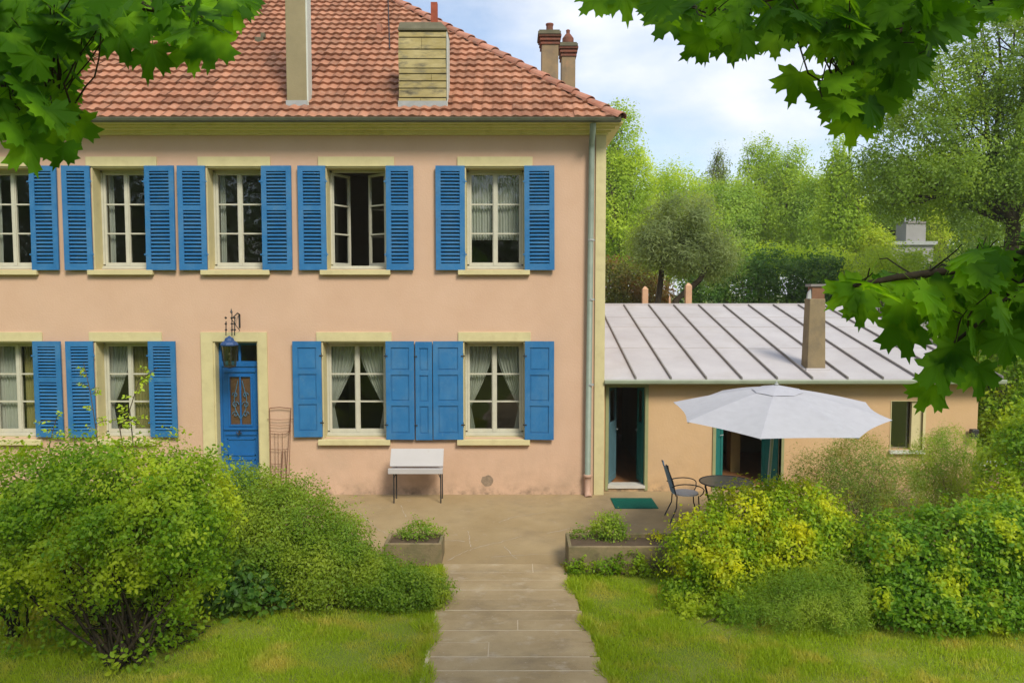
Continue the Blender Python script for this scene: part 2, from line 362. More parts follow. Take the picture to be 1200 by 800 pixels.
# ================================================================== SETTING
g = MB(); g.poly([(-400, -400, -.04), (400, -400, -.04), (400, 900, -.04), (-400, 900, -.04)], [(0, 1, 2, 3)])
structure(g.build('ground', M_GROUND, origin=(0, 0, -.04)))
PAT_Y = on(600, 660).y                      # near edge of the patio
pat = MB(); pat.box(-4.2, 9.6, PAT_Y, .24, -.2, 0.0)
structure(pat.build('patio', M_CONC, origin=(0, 0, 0)))
# path slabs: real joints between slabs
pth = MB(); y = PAT_Y - .012; i = 0
L0, L1, R0, R1 = -.98, -.86, .74, .98
rr = random.Random(3)
while y > CYW + 1.5:
    h = rr.choice([.28, .34, .40, .30]); gp_ = rr.uniform(.008, .026); y2 = y - h
    def lx(v): t = (PAT_Y - v) / 3.4; return L0 + (L1 - L0) * t
    def rx(v): t = (PAT_Y - v) / 3.4; return R0 + (R1 - R0) * t
    cuts = [lx(y)] + ([rr.uniform(-.35, .35)] if rr.random() < .45 else []) + [rx(y)]
    for a, b in zip(cuts, cuts[1:]):
        dz = rr.uniform(-.002, .002)
        pth.poly([(a + .006, y2 + gp_, -.1), (b - .006, y2 + gp_, -.1), (b - .006, y, -.1), (a + .006, y, -.1),
                  (a + .006, y2 + gp_, dz - .001), (b - .006, y2 + gp_, dz - .001), (b - .006, y, dz), (a + .006, y, dz)],
                 [(4, 5, 6, 7), (0, 1, 5, 4), (1, 2, 6, 5), (2, 3, 7, 6), (3, 0, 4, 7)])
    y = y2
structure(pth.build('path', M_SLAB, origin=(0, PAT_Y, 0)))
bd_ = MB(); bd_.poly([(L0 + .02, PAT_Y, -.004), (L1 + .02, CYW + 1.5, -.004), (R1 + .1, CYW + 1.5, -.004), (R0 - .02, PAT_Y, -.004)], [(0, 1, 2, 3)]); structure(bd_.build('path_joint', mat('pale_joint', (.55, .46, .33), .95, .3, 5, col2=(.45, .36, .24)), origin=(0, PAT_Y, 0)))
# repaired cracks in the patio
def crack(px, w=.008):
    mb = MB(); P = []
    for (a, b) in zip(px, px[1:]):
        A, B = on(*a), on(*b)
        for k in range(9):
            t = k / 8; q = A.lerp(B, t); P.append(q + Vector((random.uniform(-.012, .012), random.uniform(-.02, .02), 0)))
    V = []; F = []
    for i, q in enumerate(P):
        d = (P[min(i + 1, len(P) - 1)] - P[max(i - 1, 0)]); nrm = Vector((-d.y, d.x, 0)).normalized() * w * random.uniform(.2, 1.)
        V += [(q.x + nrm.x, q.y + nrm.y, .004), (q.x - nrm.x, q.y - nrm.y, .004)]
        if i: F.append((2 * i - 2, 2 * i - 1, 2 * i + 1, 2 * i))
    mb.poly(V, F); return mb
ck = MB()
for px in ([(525, 656), (548, 645), (560, 641), (590, 634), (612, 628)], [(548, 622), (551, 634), (552, 641)], [(520, 633), (545, 634)], [(585, 612), (600, 606), (640, 600)],
           [(590, 640), (606, 655)], [(420, 600), (440, 618), (455, 626)], [(470, 592), (476, 606)], [(575, 652), (655, 648)], [(640, 625), (700, 612), (735, 611)]):
    c = crack(px); k = len(ck.v); ck.v += c.v; ck.f += [tuple(k + i for i in f) for f in c.f]
structure(ck.build('pale_cracks', M_CRACK))

# ================================================================== HOUSE
def X(px, py=400, Y=0.): return at(px, py, Y).x
def Z(py, Y=0.): return at(600, py, Y).z
HX0, HX1, HD = -14.0, X(709, 155), 11.0
HTOP = at(600, 141.5, -.5).z
EAV = .42
house = empty('house', (-6, 0, 0), 'two storey peach house with blue shutters and red tiled hip roof', 'house')
def wall_open(mb, x0, x1, z0, z1, y0, y1, ops):
    xs = sorted({x0, x1} | {v for o in ops for v in o[:2]}); zs = sorted({z0, z1} | {v for o in ops for v in o[2:]})
    for a, b in zip(xs, xs[1:]):
        for c, d in zip(zs, zs[1:]):
            mxp, mz = (a + b) / 2, (c + d) / 2
            if any(o[0] < mxp < o[1] and o[2] < mz < o[3] for o in ops): continue
            mb.poly([(a, y0, c), (b, y0, c), (b, y0, d), (a, y0, d)], [(0, 1, 2, 3)])
            mb.poly([(a, y1, c), (b, y1, c), (b, y1, d), (a, y1, d)], [(3, 2, 1, 0)])
    for (a, b, c, d) in ops:
        mb.poly([(a, y0, c), (a, y1, c), (a, y1, d), (a, y0, d)], [(0, 1, 2, 3)])
        mb.poly([(b, y0, c), (b, y1, c), (b, y1, d), (b, y0, d)], [(3, 2, 1, 0)])
        mb.poly([(a, y0, d), (b, y0, d), (b, y1, d), (a, y1, d)], [(3, 2, 1, 0)])
        mb.poly([(a, y0, c), (b, y0, c), (b, y1, c), (a, y1, c)], [(0, 1, 2, 3)])
UP = [(-27, 38), (109, 172), (243, 308), (382, 453), (545, 615)]
LOW = [(-20, 43), (113, 177), (378, 453), (543, 615)]
UZ = (Z(315.5), Z(195.5)); LZ = (Z(513.5), Z(400))
ops_u = [(X(a, 255), X(b, 255), *UZ) for a, b in UP]; ops_l = [(X(a, 455), X(b, 455), *LZ) for a, b in LOW]
DOOR = (X(252, 480), X(304, 480), .10, Z(400))
w = MB(); wall_open(w, HX0, HX1, -.1, HTOP, 0, .36, ops_u + ops_l + [DOOR])
w.box(HX0, HX0 + .3, .361, HD, -.1, HTOP); w.box(HX1 - .3, HX1, .361, HD, -.1, HTOP); w.box(HX0 + .301, HX1 - .301, HD - .3, HD, -.1, HTOP)
w.build('wall', M_WALL, house)
inn = MB(); fz = (UZ[0] + LZ[1]) / 2
inn.box(HX0 + .31, HX1 - .31, 4.5, 4.6, 0, HTOP - .1); inn.box(HX0 + .31, HX1 - .31, .37, 4.49, fz - .15, fz + .1); inn.box(HX0 + .31, HX1 - .31, .37, 4.49, HTOP - .25, HTOP - .12)
for px in (60, 225, 345, 500): xx = X(px); inn.box(xx - .05, xx + .05, .37, 4.49, .06, fz - .16); inn.box(xx - .05, xx + .05, .37, 4.49, fz + .11, HTOP - .26)
inn.build('interior_partition', M_INT, house)
fl = MB(); fl.box(HX0 + .31, HX1 - .31, .37, 4.49, -.05, .05); fl.build('interior_floor', M_FLOOR, house)

def window(opn, openl=0, openr=0, low=False):
    x0, x1, z0, z1 = opn; y = .27
    sz = .0
    f = MB(); fw = .036                           # fixed frame
    f.box(x0 + .022, x0 + .022 + fw, y, y + .07, z0 + .10, z1 - .03); f.box(x1 - .022 - fw, x1 - .022, y, y + .07, z0 + .10, z1 - .03)
    f.box(x0 + .022, x1 - .022, y, y + .07, z1 - .065, z1 - .028); f.box(x0 + .022, x1 - .022, y - .015, y + .07, z0 + .012, z0 + .072)
    f.box(x0 + .022, x1 - .022, y - .05, y - .016, z0 + .012, z0 + .05)
    win = f.build('window', M_WHITE, house)
    a0, a1 = x0 + .022 + fw + .003, x1 - .022 - fw - .003; mid = (a0 + a1) / 2; b0, b1 = z0 + .075, z1 - .068
    gl = MB()
    for side, ang in ((0, openl), (1, openr)):
        c = MB(); W = (a1 - a0) / 2 - .002; st = .046
        hx = a0 if side == 0 else a1; sg = 1 if side == 0 else -1
        ca, sa = math.cos(ang), math.sin(ang); ax = Vector((sg * ca, sa, 0)); ay = Vector((-sg * sa * sg * 1., ca, 0)) if False else Vector((-sa * sg, ca, 0)); az = Vector((0, 0, 1)); O = Vector((hx, y + .012, 0))
        def bb(u0, u1, w0, w1, t0=0, t1=.045):
            c.obox(O + ax * (u0 + u1) / 2 + ay * (t0 + t1) / 2 + az * (w0 + w1) / 2, ax, ay, az, (u1 - u0) / 2, (t1 - t0) / 2, (w1 - w0) / 2)
        bb(0, st, b0, b1); bb(W - st, W, b0, b1); bb(st, W - st, b0, b0 + .06); bb(st, W - st, b1 - .045, b1)
        if ang == 0: bb(W - .03, W + (.03 if side == 0 else 0), b0 + .002, b1 - .002, -.014, -.001) if side == 0 else None
        hh = (b1 - .045 - b0 - .06) / 3
        for k in (1, 2): zc = b0 + .06 + hh * k; bb(st, W - st, zc - .014, zc + .014, .004, .04)
        c.build('casement', M_WHITE, win)
        gl.poly([O + ax * st + ay * .025 + az * b0, O + ax * (W - st) + ay * .025 + az * b0, O + ax * (W - st) + ay * .025 + az * b1, O + ax * st + ay * .025 + az * b1], [(0, 1, 2, 3)])
    gl.build('pane', M_GLASS, win)
    # surround: reveal lining, lintel band, sill
    s = MB(); s.box(x0 - .004, x0 + .02, -.006, .34, z0 + .002, z1 - .021); s.box(x1 - .02, x1 + .004, -.006, .34, z0 + .002, z1 - .021); s.box(x0 - .004, x1 + .004, -.006, .34, z1 - .02, z1 + .004)
    s.build('reveal', M_CREAM, win)
    return win
def lintel(x0, x1, z0, z1):
    m = MB(); m.box(x0, x1, -.03, .01, z0, z1); m.build('lintel', M_CREAM, house, bevel=.004)
def sill(x0, x1, z0, z1):
    m = MB(); m.poly([(x0, -.09, z0), (x1, -.09, z0), (x1, .26, z0), (x0, .26, z0), (x0, -.09, z1 - .015), (x1, -.09, z1 - .015), (x1, .26, z1 + .008), (x0, .26, z1 + .008)],
                     [(0, 3, 2, 1), (4, 5, 6, 7), (0, 1, 5, 4), (1, 2, 6, 5), (2, 3, 7, 6), (3, 0, 4, 7)]); m.build('sill', M_CREAM, house, bevel=.005)
for i, o in enumerate(ops_u): window(o, R(60) if i == 3 else 0, R(40) if i == 3 else 0)
for o in ops_l: window(o, low=True)
for a, b in ((-35, 46), (101, 184), (232, 317), (373, 462), (536, 624)): lintel(X(a, 190), X(b, 190), UZ[1] + .004, Z(184))
for a, b in ((-30, 46), (105, 181), (237, 317), (376, 458), (537, 621)): sill(X(a, 320), X(b, 320), Z(322), UZ[0])
for a, b in ((-30, 50), (105, 190), (371, 459), (537, 622)): lintel(X(a, 395), X(b, 395), LZ[1] + .004, Z(389))
for a, b in ((-30, 51), (112, 184), (374, 458), (536, 621)): sill(X(a, 517), X(b, 517), Z(520.5), LZ[0])

def shutter(x0, x1, z0, z1, hinge, tilt=0., solid=False, roll=0.):
    """hinge at x of the window side; opened against the wall; tilt lifts the free edge off the wall"""
    W = x1 - x0; H = z1 - z0; hx = x1 if hinge == 'r' else x0; sg = -1 if hinge == 'r' else 1
    ax = Vector((sg * math.cos(tilt), -math.sin(tilt), 0)); ay = Vector((-math.sin(tilt) * sg, -math.cos(tilt), 0))
    az = Vector((math.sin(roll), 0, math.cos(roll))); O = Vector((hx, -.035, z0))
    mb = MB()
    def bb(u0, u1, w0, w1, t0, t1, rot=0):
        c = O + ax * (u0 + u1) / 2 + az * (w0 + w1) / 2 + ay * (t0 + t1) / 2
        if rot:
            a2 = ay * math.cos(rot) + az * math.sin(rot); z2 = az * math.cos(rot) - ay * math.sin(rot)
            mb.obox(c, ax, a2, z2, (u1 - u0) / 2, (t1 - t0) / 2, (w1 - w0) / 2)
        else: mb.obox(c, ax, ay, az, (u1 - u0) / 2, (t1 - t0) / 2, (w1 - w0) / 2)
    st = .095 if W > .45 else .075; T = .04
    bb(0, st, 0, H, 0, T); bb(W - st, W, 0, H, 0, T)
    if solid:
        rails = [(0, .12), (H * .345, H * .345 + .09), (H * .66, H * .66 + .09), (H - .12, H)]
        for a, b in rails: bb(st, W - st, a, b, .002, T - .002)
        for (a, b), (c, d) in zip(rails, rails[1:]):
            bb(st, W - st, b, c, .008, .020); bb(st + .022, W - st - .022, b + .022, c - .022, .020, .029)
    else:
        zm = H * .575; rails = [(0, .12), (zm, zm + .09), (H - .10, H)]
        for a, b in rails: bb(st, W - st, a, b, .002, T - .002)
        for (a, b), (c, d), n in ((rails[0], rails[1], 14), (rails[1], rails[2], 10)):
            h = (c - b) / n
            for k in range(n):
                z = b + h * (k + .5); bb(st - .004, W - st + .004, z - .005, z + .005, .0, .046, rot=R(-38))
        bb(st, W - st, .1, H - .08, -.006, .0)      # backing batten board behind the slats
    sh = mb.build('shutter', M_BLUE, house)
    for zz in (z0 + H * .15, z1 - H * .15):
        hb = MB(); hb.box(hx - .035, hx + .035, -.08 - .002, -.076, zz - .012, zz + .012); hb.tube([(hx, -.06, zz - .05), (hx, -.06, zz + .05)], .011, 6)
        hb.build('hinge', M_IRON if solid else M_BLUE, sh)
    return sh
us = [((38, 70), 'l', 2), ((77, 109), 'r', 3), ((172, 207), 'l', 3), ((211, 243), 'r', 2.5), ((308, 343), 'l', 2), ((351, 383), 'r', 1.5), ((453, 485), 'l', 1), ((511, 545), 'r', 1.5), ((615, 650), 'l', 3)]
for k, ((a, b), h, t) in enumerate(us): shutter(X(a, 255), X(b, 255), Z(316.5), Z(195), h, R(t), roll=R([.25, -.1, .3, 0, .2, -.1, .15, 0, -.35][k]))
ls = [((43, 76), 'l', 3, 0), ((82, 113), 'r', 4, 0), ((177, 209), 'l', 2, 0), ((345, 378), 'r', 1.5, 1), ((453, 486), 'l', 1, 1), ((508, 543), 'r', 1, 1), ((615, 649), 'l', 3, 1)]
for (a, b), h, t, s in ls: shutter(X(a, 455), X(b, 455), Z(511 if b < 400 else 514), Z(399.5), h, R(t), bool(s), roll=R(random.uniform(-.15, .15)))
sp = shutter(X(487.5, 455), X(507, 455), Z(514.5), Z(400), 'l', 0, True)
# front door
dx0, dx1, dz0, dz1 = DOOR
s = MB()
s.box(X(238, 480), dx0 - .001, -.035, .01, .0, Z(389)); s.box(dx1 + .001, X(315, 480), -.035, .01, .0, Z(389)); s.box(dx0, dx1, -.035, .01, dz1 + .003, Z(389))
s.box(dx0 - .004, dx0 + .03, -.01, .3, .1, dz1 - .021); s.box(dx1 - .02, dx1 + .004, -.01, .3, .1, dz1 - .021); s.box(dx0 - .003, dx1 + .003, -.012, .3, dz1 - .02, dz1 + .004)
s.build('door_surround', M_CREAM, house)
st = MB(); st.box(dx0 - .1, dx1 + .1, -.32, .2, -.02, .1); st.build('doorstep', M_PLANT, house, bevel=.01)
d = MB(); zt = Z(425, .2); a, b = dx0 + .033, dx1 - .023; y0 = .17
tz = Z(423, .2)
d.box(a, a + .05, y0, y0 + .06, dz0, dz1 - .03); d.box(b - .05, b, y0, y0 + .06, dz0, dz1 - .03); d.box(a + .05, b - .05, y0 - .01, y0 + .06, tz - .10, tz)
d.box(a + .05, b - .05, y0, y0 + .06, dz1 - .08, dz1 - .03); d.box((a + b) / 2 - .02, (a + b) / 2 + .02, y0 + .005, y0 + .05, tz, dz1 - .08)
A, B = a + .053, b - .053; lt = tz - .104; gz0, gz1 = Z(497, .2), Z(441, .2); g0, g1 = A + .14, B - .14
yl = y0 + .01
d.box(A, g0, yl, yl + .045, dz0 + .01, lt); d.box(g1, B, yl, yl + .045, dz0 + .01, lt); d.box(g0, g1, yl, yl + .045, gz1, lt); d.box(g0, g1, yl, yl + .045, dz0 + .01, gz0)
door = d.build('front_door', M_DOORB, house)
mo = MB()
for (p, q, r_, t_) in ((A + .07, B - .07, dz0 + .12, dz0 + .55), (A + .07, B - .07, dz0 + .62, gz0 - .27)):
    for e in ((p, p + .02, r_, t_), (q - .02, q, r_, t_), (p, q, r_, r_ + .02), (p, q, t_ - .02, t_)): mo.box(e[0], e[1], yl - .016, yl - .001, e[2], e[3])
mo.box(A + .02, B - .02, yl - .028, yl - .001, gz0 - .10, gz0 - .06); mo.box(A + .04, B - .04, yl - .022, yl - .001, gz0 - .20, gz0 - .17); mo.box(A + .04, B - .04, yl - .025, yl - .001, gz1 + .09, gz1 + .13)
for e in ((g0 - .03, g0, gz0 - .03, gz1 + .03), (g1, g1 + .03, gz0 - .03, gz1 + .03), (g0, g1, gz0 - .03, gz0), (g0, g1, gz1, gz1 + .03)): mo.box(e[0], e[1], yl - .018, yl - .002, e[2], e[3])
mo.box((g0 + g1) / 2 - .012, (g0 + g1) / 2 + .012, yl - .01, yl + .03, gz0 + .001, gz1 - .001)
mo.build('moulding', M_DOORB, door)
gr = MB(); M_GRILL = mat('blue_grille', (.05, .16, .26), .6, .1, 8)
for sgn in (-1, 1):
    cx = (g0 + g1) / 2 + sgn * (g1 - g0) / 4; hh = gz1 - gz0
    for (oz, rr_, dirn) in ((.22, .06, 1), (.42, .07, -1), (.62, .055, 1)):
        pts = [Vector((cx + dirn * sgn * rr_ * (1 - k / 16) * math.cos(k * .55), yl - .012, gz0 + hh * oz + rr_ * (1 - k / 20) * math.sin(k * .55))) for k in range(14)]
        gr.tube(pts, .007, 5)
    gr.tube([Vector((cx - sgn * .09, yl - .012, gz0 + .12)), Vector((cx, yl - .012, gz0 + .30)), Vector((cx + sgn * .02, yl - .012, gz0 + .5)), Vector((cx - sgn * .06, yl - .012, gz1 - .08))], .007, 5)
gr.build('grille', M_GRILL, door)
gp = MB(); gp.box(g0, g1, yl + .02, yl + .026, gz0, gz1); gp.build('door_pane', mat('brown_door_glass', (.10, .055, .03), .25, .2, 6, spec=.6), door)
tp = MB(); tp.box(a + .05, b - .05, y0 + .03, y0 + .034, tz, dz1 - .08); tp.build('transom_pane', M_GLASS, door)
hd = MB(); kx = (A + B) / 2 - .03; kz = gz0 - .14
hd.lathe((kx, yl - .02, kz - .03), [(.0, 0), (.02, .01), (.02, .05), (0, .06)], 8); hd.tube([(kx - .05, yl - .05, kz), (kx, yl - .06, kz - .05), (kx + .06, yl - .05, kz)], .009, 6); hd.tube([(kx, yl - .002, kz), (kx, yl - .055, kz - .03)], .012, 6)
hd.build('door_knocker', M_IRON, door)

# cornice, corner pilaster, gutter, downpipe
co = MB(); q = X(727, 140, -EAV)
def band(y_out, za, zb, xo):
    co.box(HX0 - xo, HX1 + xo, -y_out, .0 - .002, za, zb); co.box(HX1 + .002, HX1 + xo, .0, HD + xo, za, zb)
zc0, zc1 = Z(158, -.05), Z(143, -.35)
BH = HTOP + .02 - zc0
for yo, f0, f1, xo in ((.05, 0, .2, .05), (.10, .2, .38, .10), (.20, .38, .62, .16), (.30, .62, .8, .23), (EAV - .03, .8, 1, .28)): band(yo, zc0 + BH * f0 + .0003, zc0 + BH * f1, xo)
co.build('cornice', M_OLIVE, house)
co = MB(); co.box(HX0 - .3, HX1 + .245, -EAV + .012, -.05, HTOP + .0202, HTOP + .05); co.build('eaves_board', M_CREAM, house)
pi = MB(); pi.box(X(697.5, 300), HX1 + .003, -.03, .0 - .001, .0, zc0 - .001); pi.box(HX1 + .001, HX1 + .022, -.028, .38, .0, zc0 - .001); pi.build('corner_pilaster', M_CREAM, house)
gu = MB(); gx0, gx1 = HX0 - .4, q
prof = [(-EAV - .12, HTOP + .055), (-EAV - .13, HTOP + .045), (-EAV - .11, HTOP + .0), (-EAV - .06, HTOP - .022), (-EAV + .0, HTOP - .01), (-EAV + .005, HTOP + .045), (-EAV - .10, HTOP + .045)]
V = [(gx0, *p) for p in prof] + [(gx1, *p) for p in prof]; n = len(prof)
gu.poly(V, [tuple(range(n)), tuple(n + k for k in reversed(range(n)))] + [(k, (k + 1) % n, n + (k + 1) % n, n + k) for k in range(n)])
gu.build('gutter', M_GUT, house)
dp = MB(); tx = X(692, 300); bx = X(688, 560)
dp.tube([(X(692, 145), -EAV - .03, HTOP - .04), (X(692, 147), -EAV - .03, HTOP - .12), (tx, -.12, zc0 - .16), (tx, -.10, zc0 - .30), (bx, -.10, .38)], .056, 12)
pipe = dp.build('downpipe', M_PIPE, house, smooth=True)
for zz in (Z(283), Z(352), Z(451)):
    cl = MB(); cl.lathe((tx, -.10, zz), [(.058, 0), (.066, .003), (.066, .035), (.058, .038)], 12); cl.box(tx - .012, tx + .012, -.05, -.002, zz + .005, zz + .03)
    cl.build('pipe_collar', M_FLASH, pipe)
lp = MB(); lp.tube([(bx, -.10, .375), (bx, -.10, .30), (bx, -.10, .08), (bx + .01, -.17, -.01)], [.068, .062, .062, .075], 12); lp.lathe((bx, -.10, .36), [(.07, 0), (.078, .01), (.078, .05), (.07, .055)], 12)
lp.build('cast_pipe_foot', mat('pink_cast_pipe', (.46, .29, .21), .8, .1, 5, dirt=[((.25, .17, .11), 5, .5, .7, .6, None, None)]), pipe, smooth=True)

# roof
K = .80; PA = math.atan(K); cp, sp_ = math.cos(PA), math.sin(PA)
ex0, ex1, ey0, ey1, ez = HX0 - .42, q - .01, -EAV - .06, HD + .46, HTOP + .04
SETB = (ey1 - ey0) / 2
def tiles(O, ux, up, length):
    """O eave corner, ux along eave, up plan-direction inwards; hips at 45 deg both ends"""
    nrm = (-Vector(up) * sp_ + Vector((0, 0, cp))); us_ = Vector(up) * cp + Vector((0, 0, sp_)); O = Vector(O); ux = Vector(ux)
    cw, ch = .185, .282; nc = int(length / cw) + 1; nr = int(SETB / cp / ch) + 1
    V = []; F = []; k = 0; ns = 6
    for r in range(nr):
        s0, s1 = r * ch - .02, min((r + 1) * ch + .03, SETB / cp)
        for c in range(nc):
            x0, x1 = c * cw, (c + 1) * cw
            m0, m1 = s0 * cp, length - s0 * cp
            if x1 < m0 or x0 > m1: continue
            jit = rng.normal(0, .0035); js = rng.normal(0, .006); tl = rng.normal(0, .003)
            for (s, h, lo) in ((s0 + js, 0.0, 1), (s0 + js, .066, 0), (s1, .008, 0)):
                for i in range(ns + 1):
                    t = i / ns; wv = .017 * max(0, math.sin(math.pi * min(1, t * 1.7))) ** 1.3 - .010 * max(0, math.sin(math.pi * max(0, (t - .55) / .45)))
                    e0, e1 = s * cp, length - s * cp
                    xx = min(max(x0 + t * cw, e0), e1)
                    hh = 0 if lo else h + wv + jit + tl * (t - .5)
                    ss = s + (0 if lo else -.0) 
                    V.append(O + ux * xx + us_ * ss + nrm * (hh if not lo else wv * .6 - .002))
            for a in range(2):
                for i in range(ns): F.append((k + a * (ns + 1) + i, k + a * (ns + 1) + i + 1, k + (a + 1) * (ns + 1) + i + 1, k + (a + 1) * (ns + 1) + i))
            k += 3 * (ns + 1)
    return V, F
rt = MB()
for (O, ux, up, L) in (((ex0, ey0, ez), (1, 0, 0), (0, 1, 0), ex1 - ex0), ((ex1, ey0, ez), (0, 1, 0), (-1, 0, 0), ey1 - ey0),
                      ((ex1, ey1, ez), (-1, 0, 0), (0, -1, 0), ex1 - ex0), ((ex0, ey1, ez), (0, -1, 0), (1, 0, 0), ey1 - ey0)):
    V, F = tiles(O, ux, up, L); rt.poly(V, F)
roof = rt.build('roof', M_TILE, house); print('BH', BH)
un = MB(); rz = ez + SETB * K; d0 = .03
un.poly([(ex0, ey0, ez - d0), (ex1, ey0, ez - d0), (ex1, ey1, ez - d0), (ex0, ey1, ez - d0), (ex0 + SETB, ey0 + SETB, rz - d0), (ex1 - SETB, ey0 + SETB, rz - d0)],
        [(0, 1, 5, 4), (1, 2, 5), (2, 3, 4, 5), (3, 0, 4), (3, 2, 1, 0)]); un.build('roof_deck', M_BARK, roof)
hp = MB()
def capline(a, b):
    a, b = Vector(a), Vector(b); L = (b - a).length; t = (b - a).normalized(); side = t.cross(Vector((0, 0, 1))).normalized(); upv = side.cross(t).normalized()
    n = int(L / .42); 
    for i in range(n + 1):
        p0 = a + t * (i * .42 - .03); p1 = a + t * (i * .42 + .44); ks = 8; V = []
        for (p, r_, hh) in ((p0, .13, .028), (p1, .112, .0)):
            for rr2 in (r_, r_ - .018):
                for j in range(ks + 1):
                    an = math.pi * j / ks; V.append(p + side * math.cos(an) * rr2 + upv * (math.sin(an) * rr2 * .85 + hh - .01) + Vector(rng.normal(0, .002, 3)))
        m = ks + 1; F = []
        for j in range(ks): F += [(j, j + 1, 2 * m + j + 1, 2 * m + j), (j, m + j, m + j + 1, j + 1)]
        hp.poly(V, F)
top0, top1 = (ex0 + SETB, ey0 + SETB, rz), (ex1 - SETB, ey0 + SETB, rz)
capline((ex1, ey0, ez), top1); capline((ex1, ey1, ez), top1); capline((ex0, ey0, ez), top0); capline((ex0, ey1, ez), top0); capline(top0, top1)
hp.build('hip_tile', M_TILED, roof)
def roofz(y): return ez + (y - ey0) * K
def roof_at(px, py):
    d_ = ray(px, py); o = Vector((0, CYW, EYE)); # ez + (y-ey0)K = z
    t = (ez - K * ey0 - o.z + K * o.y) / (d_.z - K * d_.y); return o + d_ * t
# small ventilator, patch tile, cable
v = roof_at(306, 49); m = MB(); m.box(v.x - .10, v.x + .08, v.y - .12, v.y + .12, v.z - .05, v.z + .06); m.box(v.x + .02, v.x + .10, v.y - .1, v.y + .02, v.z + .06, v.z + .16); m.build('roof_vent', M_DARKCAP, roof, bevel=.01)
v = roof_at(446, 37); m = MB(); m.box(v.x - .05, v.x + .05, v.y - .2, v.y + .2, v.z - .1, v.z + .10); m.build('roof_socket', M_TILED, roof)
a_, b_ = roof_at(457, 62), roof_at(455, 2); m = MB(); m.tube([a_ + Vector((0, -.03, .07)), b_ + Vector((0, -.03, .07))], .012, 5); m.build('cable', M_IRON, roof)
# chimneys
def chimney_box(mb, x0, x1, y0, y1, z0, z1): mb.box(x0, x1, y0, y1, z0, z1)
v = roof_at(347, 125); yf = v.y; cx0, cx1 = at(335.5, 90, yf).x, at(359, 90, yf).x
m = MB(); m.box(cx0, cx1, yf, yf + .30, v.z - .2, 10.9); ch1 = m.build('chimney', M_CHIM, house, bevel=.01)
m = MB(); m.box(cx1 + .001, cx1 + .03, yf + .01, yf + .28, v.z - .1, 10.85); m.build('white_side_band', M_GREYW, ch1)
m = MB(); m.box(cx0 - .012, cx1 + .014, yf - .015, yf - .001, v.z - .05, v.z + .11); m.build('flashing', M_FLASH, ch1)
m = MB(); m.box(cx0 - .06, cx1 + .06, yf - .06, yf + .36, 10.905, 11.0); m.build('chimney_cap', M_DARKCAP, ch1)
v = roof_at(495, 127); yf = v.y; cx0, cx1 = at(467, 90, yf).x, at(523, 90, yf).x; zt_ = at(495, 36, yf).z; m = MB(); z = v.z - .15; r2 = random.Random(4)
while z < zt_ - .01:
    h = r2.choice([.10, .13, .17, .21, .24]); z2 = min(z + h, zt_); o = r2.uniform(-.006, .006); cuts = [cx0 + o] + ([r2.uniform(cx0 + .25, cx1 - .25)] if r2.random() < .3 else []) + [cx1 + o]
    for a, b in zip(cuts, cuts[1:]): m.box(a + .003, b - .003, yf - o, yf + .6, z + .010, z2 - .010)
    z = z2
m2 = MB(); m2.box(cx0 + .02, cx1 - .02, yf + .02, yf + .58, v.z - .15, zt_)
ch2 = m.build('chimney', M_STONE, house, bevel=.006); m2.build('mortar', M_DARKCAP, ch2)
m = MB(); m.box(cx0 - .012, cx1 + .012, yf - .02, yf - .008, v.z - .03, v.z + .13); m.build('flashing', M_FLASH, ch2)
m = MB(); m.box(cx1 + .008, cx1 + .02, yf - .004, yf + .55, v.z - .05, zt_ - .02); m.build('white_side_band', M_GREYW, ch2)
m = MB(); zc = at(495, 24, yf).z; m.box(cx0 + .0, cx1 + .02, yf - .03, yf + .63, zt_ + .001, zt_ + .03)
m.poly([(cx0, yf - .02, zt_ + .031), (cx1 + .02, yf - .02, zt_ + .031), (cx1 + .02, yf + .62, zt_ + .031), (cx0, yf + .62, zt_ + .031), (cx0 + .02, yf + .1, zc), (cx1 - .1, yf + .1, zc), (cx1 - .1, yf + .5, zc), (cx0 + .02, yf + .5, zc)],
       [(0, 3, 2, 1), (4, 5, 6, 7), (0, 1, 5, 4), (1, 2, 6, 5), (2, 3, 7, 6), (3, 0, 4, 7)]); m.build('chimney_cap', M_DARKCAP, ch2)
m = MB(); a_ = at(509, 24, yf + .3); b_ = at(509, 4, yf + .3); m.box(a_.x - .06, a_.x + .06, yf + .24, yf + .36, a_.z - .1, b_.z); m.build('chimney_pot', M_BRICK, ch2)
